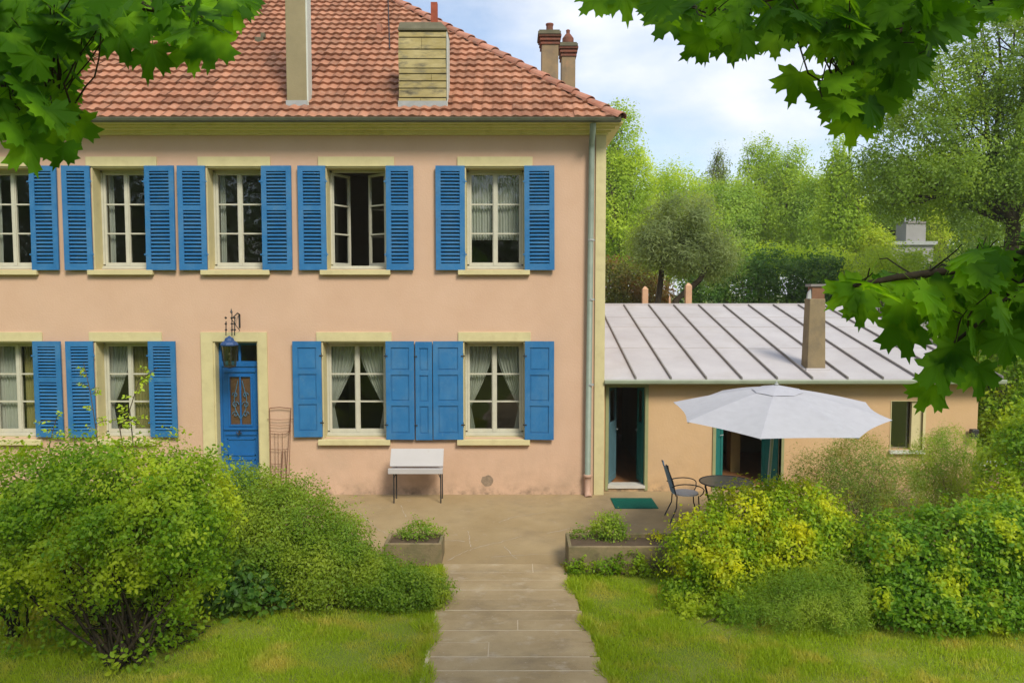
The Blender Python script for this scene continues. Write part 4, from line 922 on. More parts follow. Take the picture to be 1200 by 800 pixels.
G7 = leafmat('leaf_farbright', (.23, .36, .025), (.32, .46, .04), patch=(.44, .57, .06), pscale=.35, plo=.42, phi=.65, tr=.5)
G8 = leafmat('leaf_grey_olive', (.15, .21, .075), (.21, .275, .10), patch=(.27, .34, .14), pscale=.8, tr=.5)
G9 = leafmat('leaf_bigtree', (.11, .20, .022), (.18, .29, .035), patch=(.27, .40, .045), pscale=.5, tr=.5)
G10 = leafmat('leaf_ivy', (.035, .11, .015), (.09, .20, .025), patch=(.18, .32, .03), pscale=1.2, plo=.5, phi=.7, spec=.4)
GB = leafmat('leaf_midgreen', (.18, .31, .035), (.25, .39, .05), patch=(.36, .50, .07), pscale=.5, plo=.4, phi=.65, tr=.5)
GM = leafmat('leaf_maple', (.028, .10, .003), (.068, .185, .006), tr=.55, rough=.65, trs=1.9, spec=.12, patch=(.17, .36, .012), pscale=4, plo=.5, phi=.66)
GS = leafmat('leaf_lime', (.28, .42, .03), (.44, .56, .04), tr=.4)

# big round bush, lower left
b = on(148, 772); B = [PB(75, 590, 8.3, 75, 58, .6), PB(150, 575, 8.3, 78, 55, .7), PB(215, 590, 8.4, 52, 58, .6), PB(40, 640, 8.1, 60, 60, .6), PB(120, 640, 8.0, 80, 60, .6), PB(215, 655, 8.2, 45, 55, .5), PB(180, 620, 7.9, 70, 60, .45), PB(20, 580, 8.4, 55, 52, .5), PB(245, 600, 8.5, 26, 50, .4), PB(110, 560, 8.5, 60, 42, .5)]
shrub('round_bush', 'large bright green bush with dark bare stems at lower left', 'bush', b, B, 52000, .043, G1, M_BARKD, T_OVAL, 30, .024, spread=.2, clump=.07, per=16, zmin=.25, inner=.5)
b = on(205, 745); shrub('undergrowth', 'sparse leafy undergrowth at the foot of the large lower left bush', 'undergrowth', b, [PB(110, 720, 8.2, 50, 40, .4), PB(190, 720, 8.3, 50, 40, .4), PB(60, 740, 8.3, 50, 30, .4), PB(150, 765, 7.8, 40, 18, .3)], 2200, .055, G1, M_BARKD, T_OVAL, 20, .012, spread=.3, clump=.07, per=9, zmin=.0)
b = on(18, 745); shrub('edge_bush', 'dark green bush cut by the left photo edge with two thin trunks', 'bush', b, [PB(-15, 610, 8.6, 60, 70, .5), PB(20, 660, 8.5, 35, 50, .4)], 5000, .06, G1, M_BARKD, T_OVAL, 8, .026, clump=.07, per=13, zmin=.3)
# fine leaved hedge
b = on(340, 690); B = [PB(285, 612, 10.0, 48, 60, .6), PB(340, 625, 9.9, 55, 58, .6), PB(394, 650, 9.8, 44, 46, .55), PB(434, 680, 9.7, 32, 30, .5), PB(300, 660, 9.6, 50, 50, .5), PB(380, 672, 9.5, 60, 40, .45)]
shrub('hedge_shrub', 'dense fine leaved olive green hedge left of the path', 'hedge', b, B, 95000, .036, G2, M_BARK, T_RHOMB, 34, .014, spread=.7, clump=.07, per=20, zmin=.02, inner=.4)
b = on(490, 700); shrub('low_hedge', 'low soft tapering shrub end spilling towards the path', 'shrub', b, [PB(474, 692, 9.5, 32, 24, .4), PB(503, 694, 9.4, 24, 15, .3), PB(445, 690, 9.4, 36, 24, .3)], 24000, .034, G2, M_BARK, T_RHOMB, 14, .01, spread=.4, clump=.05, per=16, zmin=.0)
b = on(300, 705); shrub('broad_leaf_plant', 'broad leaved dark green plant at the foot of the hedge', 'plant', b, [PB(285, 690, 9.2, 32, 28, .3), PB(310, 700, 9.15, 22, 16, .25), PB(262, 700, 9.2, 24, 22, .3)], 1500, .085, G4, M_BARK, T_OVAL, 10, .008, clump=.08, per=8, zmin=0)
# planter plants
z0 = .30; b = ad(490, 636, 11.2); b.z = .26; shrub('planter_weed', 'bushy green weed filling the left planter', 'plant', b, [PB(492, 625, 11.2, 24, 12, .2), PB(478, 630, 11.2, 12, 7, .15)], 2600, .035, G6, None, T_RHOMB, 10, .006, clump=.04, per=12, zmin=.26)
b = ad(712, 636, 11); b.z = .3; shrub('planter_shrub', 'small rounded green shrub growing in the right planter', 'plant', b, [PB(713, 621, 11.0, 19, 17, .2)], 2600, .038, G6, None, T_RHOMB, 12, .006, clump=.04, per=12, zmin=.3)
b = ad(680, 636, 11); b.z = .3; shrub('planter_sprig', 'low green sprig at the left end of the right planter', 'plant', b, [PB(681, 630, 11.0, 10, 9, .14)], 700, .035, G6, None, T_RHOMB, 6, .005, clump=.04, per=10, zmin=.3)
b = ad(770, 640, 11); b.z = .3; shrub('yellow_sprig', 'small yellow green sprig at the right end of the planter', 'plant', b, [PB(771, 632, 10.9, 7, 8, .1), PB(750, 638, 10.9, 12, 4, .1)], 400, .045, G3, None, T_RHOMB, 5, .004, clump=.04, per=8, zmin=.3)
# weeds at the planter foot: clusters
for k, (x, y, w_, h_) in enumerate(((676, 668, 11, 6), (708, 668, 16, 7), (738, 664, 16, 12), (765, 668, 14, 6))):
    b = on(x, 672); shrub('weed', ['small low weed at left front corner of the long planter', 'creeping weed tuft against the front of the long planter', 'tallest weed growing against the front of the long planter', 'low weed by the yellow shrub at the planter foot'][k], 'weed', b,
        [(Vector((b.x, b.y + .02, h_ * .012)), (w_ * .0118, .10, h_ * .014))], 500, .04, G1, None, T_OVAL, 5, .004, group='weeds at the planter foot', clump=.035, per=10, zmin=0)
# right side shrubs
b = on(890, 672); B = [PB(835, 640, 9.9, 46, 42, .5), PB(880, 615, 10.0, 50, 42, .55), PB(935, 608, 10.0, 50, 42, .55), PB(970, 640, 9.9, 38, 42, .5), PB(860, 662, 9.7, 55, 30, .45), PB(930, 655, 9.7, 50, 36, .45)]
shrub('yellow_shrub', 'bright yellow green rounded shrub in front of the parasol', 'shrub', b, B, 34000, .046, G3, M_BARK, T_OVAL, 26, .014, spread=.4, clump=.06, per=12, zmin=.03)
b = on(940, 715); B = [PB(930, 705, 8.9, 48, 32, .4), PB(975, 700, 8.9, 40, 38, .4), PB(900, 720, 8.8, 40, 22, .35), PB(985, 725, 8.7, 30, 20, .3)]
shrub('feathery_shrub', 'low feathery green shrub before the yellow shrub on lawn', 'shrub', b, B, 34000, .036, G6, M_BARK, T_NARROW, 20, .008, spread=.3, clump=.055, per=18, zmin=0)
b = on(830, 715); shrub('ground_cover', 'patch of low leafy ground cover between lawn and yellow shrub', 'ground cover', b, [PB(820, 705, 9.3, 40, 12, .35), PB(860, 715, 9.1, 40, 18, .35), PB(800, 695, 9.5, 22, 9, .25)], 6500, .042, G1, None, T_OVAL, 10, .005, spread=.4, clump=.05, per=12, zmin=0)
b = on(1110, 715); B = [PB(1055, 660, 9.2, 50, 48, .5), PB(1110, 648, 9.2, 55, 52, .6), PB(1170, 640, 9.2, 55, 52, .6), PB(1080, 700, 8.9, 62, 38, .5), PB(1150, 700, 8.9, 62, 40, .5), PB(1215, 660, 9.0, 50, 60, .5), PB(1030, 705, 9.0, 32, 34, .4)]
shrub('leafy_shrub', 'large leafy shrub with yellow tips at lower right', 'shrub', b, B, 42000, .052, leafmat('leaf_variegated', (.075, .20, .012), (.20, .36, .02), patch=(.48, .56, .02), pscale=3, plo=.52, phi=.68), M_BARK, T_OVAL, 30, .014, spread=.5, clump=.065, per=12, zmin=.02)
b = on(1000, 632); B = [PB(965, 570, 12.2, 38, 46, .5), PB(1010, 560, 12.2, 42, 50, .55), PB(1045, 580, 12.2, 34, 44, .5), PB(1000, 600, 12.0, 55, 34, .5)]
shrub('wispy_shrub', 'tall wispy olive and russet shrub before the annex wall', 'shrub', b, B, 42000, .045, G5, M_BARK, T_NARROW, 50, .008, spread=.6, clump=.075, per=14, zmin=.02, inner=.4)
b = on(1110, 600); B = [PB(1090, 545, 13.0, 26, 36, .4), PB(1120, 535, 13.0, 28, 34, .4), PB(1110, 570, 12.9, 38, 36, .4)]
shrub('fine_shrub', 'soft fine leaved green shrub at the right end of annex', 'shrub', b, B, 32000, .04, G6, M_BARK, T_NARROW, 24, .008, spread=.4, clump=.05, per=16, zmin=.02)
b = on(1190, 640); B = [PB(1190, 560, 11.5, 32, 55, .5), PB(1215, 520, 11.5, 30, 50, .5), PB(1165, 595, 11.3, 24, 30, .35), PB(1200, 610, 11.2, 40, 40, .4)]
shrub('tall_edge_shrub', 'tall leafy green shrub cut by the right photo edge', 'shrub', b, B, 11000, .06, G1, M_BARK, T_OVAL, 20, .014, spread=.3, clump=.08, per=14, zmin=.02)
b = ad(1180, 560, 17.5); b.z = 0; B = [PB(1165, 470, 17.5, 30, 50, 1.0), PB(1195, 440, 17.5, 40, 70, 1.1), PB(1180, 520, 17.3, 36, 40, .9), PB(1220, 500, 17, 30, 80, .8)]
shrub('dark_bush', 'dark green bush standing behind the right end of the annex', 'bush', b, B, 26000, .09, G1, M_BARKD, T_RHOMB, 20, .03, spread=.5, clump=.12, per=16, zmin=.02)
# retaining wall right
a_ = at(1139, 540, -.3); m = MB(); m.box(a_.x, a_.x + 2.2, -.55, -.3, -.05, a_.z - .05); rw = empty('retaining_wall', (a_.x + 1.1, -.42, 0), 'low brown garden wall with pale coping right of the annex', 'garden wall')
m.build('masonry', mat('brown_masonry', (.22, .15, .09), .9, .2, 4, bump=.6), rw); m = MB(); m.box(a_.x - .03, a_.x + 2.2, -.59, -.26, a_.z - .049, a_.z); m.build('coping', M_FLASH, rw, bevel=.008)

# saplings before the lower left windows
def sapling(path, label, nl=26, sz=.085):
    P = [ad(x, y, d) for x, y, d in path]; root = empty('sapling', (P[0].x, P[0].y, 0), label, 'sapling', 'young shoots rising from the lower left bush')
    base = Vector((P[0].x, P[0].y, .0)); m = MB(); n = len(P); m.tube([base] + P, [.011] + [.008 * (1 - .75 * i / n) for i in range(n)], 5, cap=False)
    pts = []; dirs = []
    for i in range(1, n):
        for k in range(nl // (n - 1)):
            t = random.random(); q = P[i - 1].lerp(P[i], t); dr = Vector((random.choice((-1, 1)) * random.uniform(.4, 1), random.uniform(-.6, .6), random.uniform(-.1, .5))).normalized()
            L = random.uniform(.08, .22); e = q + dr * L; m.tube([q, q + dr * L * .5 + Vector((0, 0, .02)), e], .003, 4, cap=False)
            for s in np.linspace(.25, 1, 4):
                for sd_ in (-1, 1):
                    pts.append(q + dr * L * s); dirs.append(dr + Vector((-dr.z, 0, dr.x)) * sd_ * 1.0)
    m.build('stem', M_BARK, root); pts = np.array([tuple(p) for p in pts]); dirs = np.array([tuple(p) for p in dirs])
    V, F = instance(T_OVAL, pts, rng.normal(size=pts.shape) * .5 + np.array([0, -.5, .7]), dirs, sz * rng.uniform(.6, 1.1, len(pts))); npmesh('foliage', V, F, GS, root)
sapling([(118, 560, 9.2), (112, 500, 9.2), (106, 460, 9.2), (98, 425, 9.2)], 'thin shoot with few pale leaves before the louvred shutter', 12, .05)
sapling([(150, 560, 9.0), (140, 500, 9.0), (150, 492, 9.0), (168, 490, 9.0)], 'arching lime shoot low before the window beside the front door', 9, .06)
sapling([(160, 560, 9.1), (152, 480, 9.1), (162, 448, 9.1), (185, 430, 9.1)], 'tallest lime green shoot crossing the window beside the front door', 13, .06)
sapling([(60, 560, 9.2), (58, 520, 9.2), (66, 490, 9.2)], 'short lime shoot before the leftmost lower shutter', 8, .055)

# lawn grass
def grass(name, label, polys, n, h, m, hv=.5):
    P = []
    for (x0, x1, y0, y1, f) in polys:
        k = int(n * f); x = rng.uniform(x0, x1, k); y = rng.uniform(y0, y1, k); P.append(np.stack([x, y], 1))
    P = np.vstack(P); x, y = P[:, 0], P[:, 1]
    t = (PAT_Y - y) / 3.4; lx = L0 + (L1 - L0) * t + .04 * np.sin(y * 7) + .03 * np.sin(y * 19); rx = R0 + (R1 - R0) * t + .05 * np.sin(y * 6 + 1) + .03 * np.sin(y * 17)
    keep = ((x < lx - .01 + rng.normal(0, .018, len(x))) | (x > rx + .01 + rng.normal(0, .018, len(x)))) & (y < PAT_Y - .02)
    dens = np.sin(x * 2.1 + 1.3 * np.sin(y * 1.7)) * np.sin(y * 2.6 + 1.1 * np.sin(x * 1.3)); keep &= rng.random(len(x)) < np.clip(.86 + .5 * dens, .25, 1)
    P = P[keep]; n = len(P); P3 = np.column_stack([P, np.full(n, -.045)])
    hh = h * rng.uniform(.4, 1.3, n) * (1 + .45 * np.sin(P[:, 0] * 3.3 + P[:, 1] * 1.7) * np.sin(P[:, 1] * 4.1))
    D = np.column_stack([rng.normal(0, .5, (n, 2)), np.ones(n)]); N = unit(n); N[:, 2] *= .2
    T = (np.array([(-.06, 0, 0), (.06, 0, 0), (.04, .6, .08), (0, 1, .25), (-.04, .6, .08)]), np.array([(0, 1, 2), (0, 2, 4), (4, 2, 3)]))
    V, F = instance(T, P3, N, D, hh); o = npmesh(name, V, F, m, origin=(0, -7, 0)); tag(o, label, 'grass', kind='stuff')
GG = leafmat('grass_blade', (.25, .37, .014), (.37, .48, .025), tr=.4, patch=(.50, .46, .09), pscale=2.2, plo=.48, phi=.70)
grass('lawn_grass', 'short yellow green lawn grass either side of the path', [(-6.5, -.8, -8.6, PAT_Y - .0, .5), (.6, 6.8, -8.6, PAT_Y, .5)], 430000, .060, GG)
# long tufts along path edges
def tufts(name, label, n, h):
    y = rng.uniform(-8.4, PAT_Y - .03, n); side = rng.random(n) < .5; t = (PAT_Y - y) / 3.4
    c = np.sin(y * 5) * .5 + np.sin(y * 11 + 2) * .5
    off = np.abs(rng.normal(0, .07, n)) * (1 + c * .6); lx = L0 + (L1 - L0) * t + .03 - off + .04 * np.sin(y * 7); rx = R0 + (R1 - R0) * t - .03 + off + .05 * np.sin(y * 6 + 1)
    P3 = np.column_stack([np.where(side, lx, rx), y, np.full(n, -.05)]); hh = h * rng.uniform(.4, 1.2, n) * (1 + .4 * c)
    D = np.column_stack([rng.normal(0, .6, (n, 2)), np.ones(n)]); N = unit(n); N[:, 2] *= .2
    T = (np.array([(-.04, 0, 0), (.04, 0, 0), (.028, .6, .1), (0, 1, .35), (-.028, .6, .1)]), np.array([(0, 1, 2), (0, 2, 4), (4, 2, 3)]))
    V, F = instance(T, P3, N, D, hh); tag(npmesh(name, V, F, GG, origin=(0, -7, 0)), label, 'grass', kind='stuff')
tufts('edge_grass', 'longer grass fringe creeping over the edges of the path', 14000, .11)

# ------------------------------------------------------------------ background trees
def tree(name, label, px, d, blobs, n, size, m, bark, tr=.14, group=None, tmpl=T_RHOMB, nl=10, base=None, zb=0., **kw):
    b = base or ad(px, 350, d); b = Vector((b.x, b.y, zb)); root = empty(name, b, label, 'tree', group); kw.setdefault('spray', .0); kw.setdefault('nr', .35); kw.setdefault('edge', .05); foliage('crown', m, root, blobs, n, size, tmpl, **kw)
    cz = min(bl[0].z - bl[1][2] * .4 for bl in blobs); cm = sum((bl[0] for bl in blobs), Vector()) / len(blobs)
    k = Vector((cm.x * .3 + b.x * .7, cm.y * .3 + b.y * .7, max(cz, 1.)))
    mb = MB(); p = twig_path(b, k, .03, 5); mb.tube(p, [tr * (1 - .3 * i / 5) for i in range(6)], 8)
    for t in surftips(blobs, nl, .75):
        q = twig_path(k, t, .08, 6); mb.tube(q, [tr * .6 * (1 - .88 * i / 6) for i in range(7)], 6, cap=False)
        for _ in range(2):
            i = random.randint(2, 5); e = q[i] + (q[6] - q[i]) * .9 + Vector(rng.normal(size=3)) * (t - k).length * .1; qq = twig_path(q[i], e, .08, 4); mb.tube(qq, [tr * .25 * (1 - .85 * j / 4) for j in range(5)], 5, cap=False)
    mb.build('trunk', bark, root, smooth=True); return root
GRP = 'trees behind the annex'
tree('poplar', 'tall bright green poplar rising at the right corner of house', 728, 42, [PB(728, 175, 42, 20, 52, 1.1), PB(722, 240, 42, 27, 60, 1.4), PB(742, 235, 42, 24, 55, 1.3), PB(715, 200, 42.5, 18, 55, 1.2), PB(745, 290, 42, 35, 45, 1.8)], 42000, .135, G7, M_BARK, .18, GRP, clump=.25, per=26)
tree('slender_tree', 'pale leafy tree directly right of the tall poplar', 785, 46, [PB(775, 245, 46, 32, 42, 1.8), PB(795, 235, 46, 26, 38, 1.6), PB(760, 275, 46, 36, 46, 2.), PB(800, 280, 46, 34, 44, 2.)], 28000, .14, G7, M_BARK, .16, GRP, clump=.34, per=18)
tree('olive_tree', 'round grey green tree with dark forked trunk behind the annex', 768, 26, [PB(775, 272, 26, 32, 34, 1.0), PB(808, 262, 26, 32, 34, 1.1), PB(832, 300, 26, 22, 22, 1.), PB(762, 290, 26, 24, 22, .9), PB(802, 290, 26, 34, 28, 1.1)], 30000, .14, G8, M_BARKD, .13, GRP, tmpl=T_NARROW, nl=14, clump=.19, per=55, inner=.45)
m = MB(); a_ = ad(790, 362, 25.5); a_.z = 0; m.tube([a_, ad(792, 352, 25.5), ad(806, 340, 25.5), ad(820, 328, 25.5), ad(832, 308, 25.5)], [.14, .12, .10, .09, .05], 8)
lt_ = empty('leaning_tree', a_, 'small leaning dark trunked tree beside the round grey green tree', 'tree', GRP); m.build('trunk', M_BARKD, lt_, smooth=True); foliage('crown', G8, lt_, [PB(838, 306, 25.4, 22, 20, .8), PB(850, 295, 25.4, 16, 18, .7)], 5000, .10, T_NARROW, clump=.18, per=18)
tl = [('broad_tree', 'broad bright green tree behind the grey green tree', 850, 50, [(822, 234, 24, 24), (850, 252, 38, 36), (868, 240, 20, 24), (845, 285, 46, 36)], 17000),
      ('thin_top_tree', 'thin sparse treetop showing above the other trees', 840, 55, [(841, 184, 6, 12), (843, 200, 10, 14), (840, 225, 13, 22)], 2400),
      ('twin_top_poplar', 'bright poplar with several pointed tops mid background', 890, 52, [(880, 194, 8, 24), (895, 190, 9, 26), (908, 196, 7, 22), (890, 240, 32, 40), (905, 275, 38, 34)], 15000),
      ('upright_poplar', 'bright upright tree right of the several topped poplar', 925, 50, [(918, 204, 9, 26), (934, 202, 9, 28), (930, 226, 20, 28), (925, 255, 32, 42), (935, 290, 34, 26)], 15000),
      ('feathery_tree', 'feathery pale tree left of the narrow lime column tree', 958, 48, [(952, 226, 10, 20), (966, 232, 12, 22), (955, 262, 30, 38), (970, 285, 26, 26)], 12000),
      ('column_tree', 'narrow lime green column tree in the background centre right', 985, 40, [(984, 184, 7, 20), (985, 205, 10, 20), (984, 230, 15, 26), (986, 262, 22, 32)], 9000)]
for nm, lab, px, d, bl, n in tl:
    tree(nm, lab, px, d, [PB(x, y, d, a, b_, a * d / 900) for x, y, a, b_ in bl], int(n * 1.7), .15 if nm != 'thin_top_tree' else .13, {'broad_tree': GB, 'feathery_tree': GB, 'thin_top_tree': G8}.get(nm, G7), M_BARK, .16, GRP, clump=.30 if nm != 'thin_top_tree' else .24, per=26)
tree('dark_tree', 'darker green tree between the lime shrub and the big right tree', 1045, 52, [PB(1020, 235, 52, 34, 40, 2.), PB(1060, 225, 52, 36, 40, 2.2), PB(1040, 262, 52, 44, 30, 2.4), PB(1100, 235, 52, 40, 45, 2.2)], 28000, .15, G9, M_BARKD, .18, GRP, clump=.36, per=18)
tree('back_right_tree', 'dense green tree low behind the big tree at right', 1150, 48, [PB(1130, 260, 48, 38, 45, 2.), PB(1175, 250, 48, 44, 60, 2.4), PB(1210, 300, 48, 40, 60, 2.), PB(1150, 310, 47, 44, 40, 2.)], 30000, .15, G9, M_BARKD, .18, GRP, clump=.36, per=18)
# filler woods far behind
far = []
for x in range(690, 1290, 34): far.append(PB(x, 275 + random.uniform(-10, 10), 66, 36, 52 + random.uniform(-8, 10), 2.6))
P, N, D = crown(far, 80000, clump=.5, per=28, spray=0); V, F = instance(T_RHOMB, P, N, D, .24 * rng.uniform(.7, 1.3, len(P)))
tag(npmesh('distant_wood', V, F, G7, origin=(15, 51, 0)), 'continuous far wood of light green trees closing the view', 'wood', kind='stuff')
# big tree on the right with visible limbs
bt = ad(1185, 350, 24); B = [PB(1100, 100, 24, 55, 55, 1.6), PB(1160, 70, 24, 60, 60, 1.8), PB(1215, 110, 24, 60, 80, 1.8), PB(1060, 160, 24, 48, 50, 1.5), PB(1120, 180, 24, 60, 50, 1.7), PB(1190, 190, 24, 60, 60, 1.8), PB(1040, 210, 24, 36, 34, 1.2), PB(1240, 40, 24, 60, 60, 1.8), PB(1100, 215, 24, 55, 34, 1.5), PB(1170, 240, 23.5, 55, 36, 1.4)]
root = empty('big_tree', (bt.x, bt.y, 0), 'large airy tree with dark spreading limbs at upper right', 'tree', GRP)
foliage('crown', G9, root, B, 80000, .095, T_RHOMB, clump=.21, per=60, inner=.5, spray=.0, hole=-.25, lump=2., edge=.06, nr=.4)
mb = MB(); k = ad(1188, 262, 24); mb.tube([(bt.x, bt.y, 0), ad(1184, 300, 24), k], [.26, .22, .2], 10)
for (x, y) in ((1020, 175), (1060, 110), (1100, 60), (1135, 30), (1165, 15), (1195, 20), (1235, 30), (1260, 100), (1080, 200), (1120, 130), (1150, 90), (1210, 70), (1040, 215)):
    e = ad(x, y, 24 + random.uniform(-1.3, 1.3)); q = twig_path(k, e, .06, 7); r0 = .10; mb.tube(q, [r0 * (1 - .85 * i / 7) for i in range(8)], 6, cap=False)
    for _ in range(4):
        i = random.randint(2, 6); ee = q[i] + (q[7] - q[i]) * .9 + Vector(rng.normal(size=3)) * .55; qq = twig_path(q[i], ee, .08, 4); mb.tube(qq, [.035 * (1 - .8 * j / 4) for j in range(5)], 5, cap=False)
mb.build('trunk', M_BARKD, root, smooth=True)
# hedges and shrubs behind the annex
def back_shrub(name, label, bl, d, n, size, m, cl=.15, cat='hedge'):
    blobs = [PB(x, y, d, a, b_, 1.0) for x, y, a, b_ in bl]; c = sum((q[0] for q in blobs), Vector()) / len(blobs)
    shrub(name, label, cat, Vector((c.x, c.y, 0)), blobs, n, size, m, M_BARK, T_RHOMB, 14, .04, spread=1., clump=cl, per=16)
back_shrub('ivy_hedge', 'dark glossy ivy hedge directly behind the zinc roof', [(830, 340, 28, 28), (870, 335, 34, 34), (915, 333, 36, 34), (960, 335, 36, 34), (995, 340, 30, 30)], 29, 24000, .12, G10)
back_shrub('light_hedge', 'lighter green clipped hedge top above the ivy hedge', [(860, 312, 32, 14), (910, 306, 36, 14), (960, 308, 34, 14)], 31, 12000, .11, G7)
back_shrub('rust_hedge', 'yellow and russet hedge right beside the house corner', [(715, 335, 22, 26), (742, 338, 24, 24), (765, 345, 22, 18)], 30, 11000, .11, leafmat('leaf_rust', (.10, .13, .03), (.20, .20, .04), patch=(.22, .12, .04), pscale=.9))
back_shrub('pale_shrub', 'pale green shrub left of the right hand maple leaves', [(1020, 322, 26, 26), (1050, 320, 30, 28), (1085, 325, 32, 30)], 27, 13000, .10, G7, cat='shrub')
back_shrub('lime_shrub', 'vivid yellow lime rounded shrub far behind the annex', [(1010, 282, 24, 18), (1028, 288, 14, 14)], 40, 7000, .13, leafmat('leaf_vivid', (.30, .42, .02), (.42, .50, .03)), cat='shrub')
back_shrub('lime_bush', 'small vivid lime bush right of the grey rooftop chimney', [(1093, 262, 10, 22), (1098, 278, 10, 16)], 46, 2200, .14, leafmat('leaf_vivid', (.3, .42, .02), (.42, .5, .03)), cat='bush')
back_shrub('screen_hedge', 'deep green hedge low behind the pale shrub and maple leaves', [(1120, 345, 40, 34), (1170, 350, 44, 40), (1215, 350, 40, 40)], 26, 16000, .11, G4)
# far flat roofed building
fb = ad(1066, 290, 44); bd = empty('flat_building', (fb.x, fb.y, 0), 'pale grey flat roofed building with block chimney among trees', 'building')
M_FB = mat('grey_concrete_far', (.27, .26, .25), .9, .1, 1)
a0, a1 = ad(1038, 290, 44), ad(1094, 290, 44); zt = ad(1060, 287, 44).z; m = MB(); m.box(a0.x, a1.x, fb.y, fb.y + 5, -.1, zt); m.build('wall', M_FB, bd)
m = MB(); m.box(a0.x - .15, a1.x + .15, fb.y - .15, fb.y + 5.1, zt + .001, zt + .2); m.build('roof', M_FLASH, bd)
c0, c1 = ad(1062, 270, 44.3), ad(1085, 270, 44.3); m = MB(); zz = ad(1070, 262, 44.3).z; m.box(c0.x, c1.x, fb.y + .3, fb.y + 1.5, zt + .2, zz); c = m.build('chimney', M_FB, bd); m = MB(); m.box(c0.x + .05, c1.x, fb.y + .25, fb.y + 1.5, zz + .001, zz + .12); m.build('chimney_cap', M_SEAM, c)
m = MB(); 
for k in range(4): m.lathe((c0.x + .2 + k * .24, fb.y + .8, zz + .12), [(.09, 0), (.08, .25), (.05, .28)], 8)
m.build('chimney_pot', M_FLASH, c)
a0, a1 = ad(994, 300, 40), ad(1033, 300, 40); m = MB(); zt = ad(1010, 300, 40).z; m.box(a0.x, a1.x, a0.y, a0.y + 3, -.1, zt); gd = empty('garden_building', ((a0.x + a1.x) / 2, a0.y, 0), 'low grey building with dark edged roof left of block chimney', 'building'); m.build('wall', M_FB, gd)
m = MB(); m.box(a0.x - .1, a1.x + .1, a0.y - .12, a0.y + 3.1, zt + .001, zt + .1); m.build('roof', M_SEAM, gd)
# pale wooden posts behind the annex
M_POST = mat('pale_orange_wood', (.55, .33, .2), .8, .12, 4)
for k, (x, yt, w_, lab) in enumerate(((756.5, 337, 6.5, 'left thick pale orange post behind the zinc roof'), (785, 348, 2, 'thin short pale post between two thicker posts behind roof'), (807.5, 333, 7, 'right thick pale orange post behind the zinc roof'))):
    a = ad(x, yt, 24); hw = w_ * 24 / 1800; m = MB(); m.box(a.x - hw, a.x + hw, a.y, a.y + hw * 2, -.05, a.z - .05)
    m.poly([(a.x - hw, a.y, a.z - .049), (a.x + hw, a.y, a.z - .049), (a.x + hw, a.y + 2 * hw, a.z - .049), (a.x - hw, a.y + 2 * hw, a.z - .049), (a.x - hw * .3, a.y + hw, a.z + .04), (a.x + hw * .3, a.y + hw, a.z + .04)], [(0, 1, 5, 4), (2, 3, 4, 5), (1, 2, 5), (3, 0, 4)])
    tag(m.build('wooden_post', M_POST), lab, 'post', 'pale posts behind the annex')

# trees behind the viewer, seen mirrored in the panes
rw_ = [(Vector((x, -33 + random.uniform(-2, 2), random.uniform(3, 7))), (3.6, 2.2, random.uniform(6, 8))) for x in range(-56, 44, 4)]
P, N, D = crown(rw_, 110000, clump=.7, per=20); V, F = instance(T_RHOMB, P, N, D, .55 * rng.uniform(.7, 1.3, len(P)))
tag(npmesh('mirrored_treeline', V, F, G4, origin=(0, -33, 0)), 'dark treeline opposite the house mirrored in the window panes', 'treeline', kind='stuff')

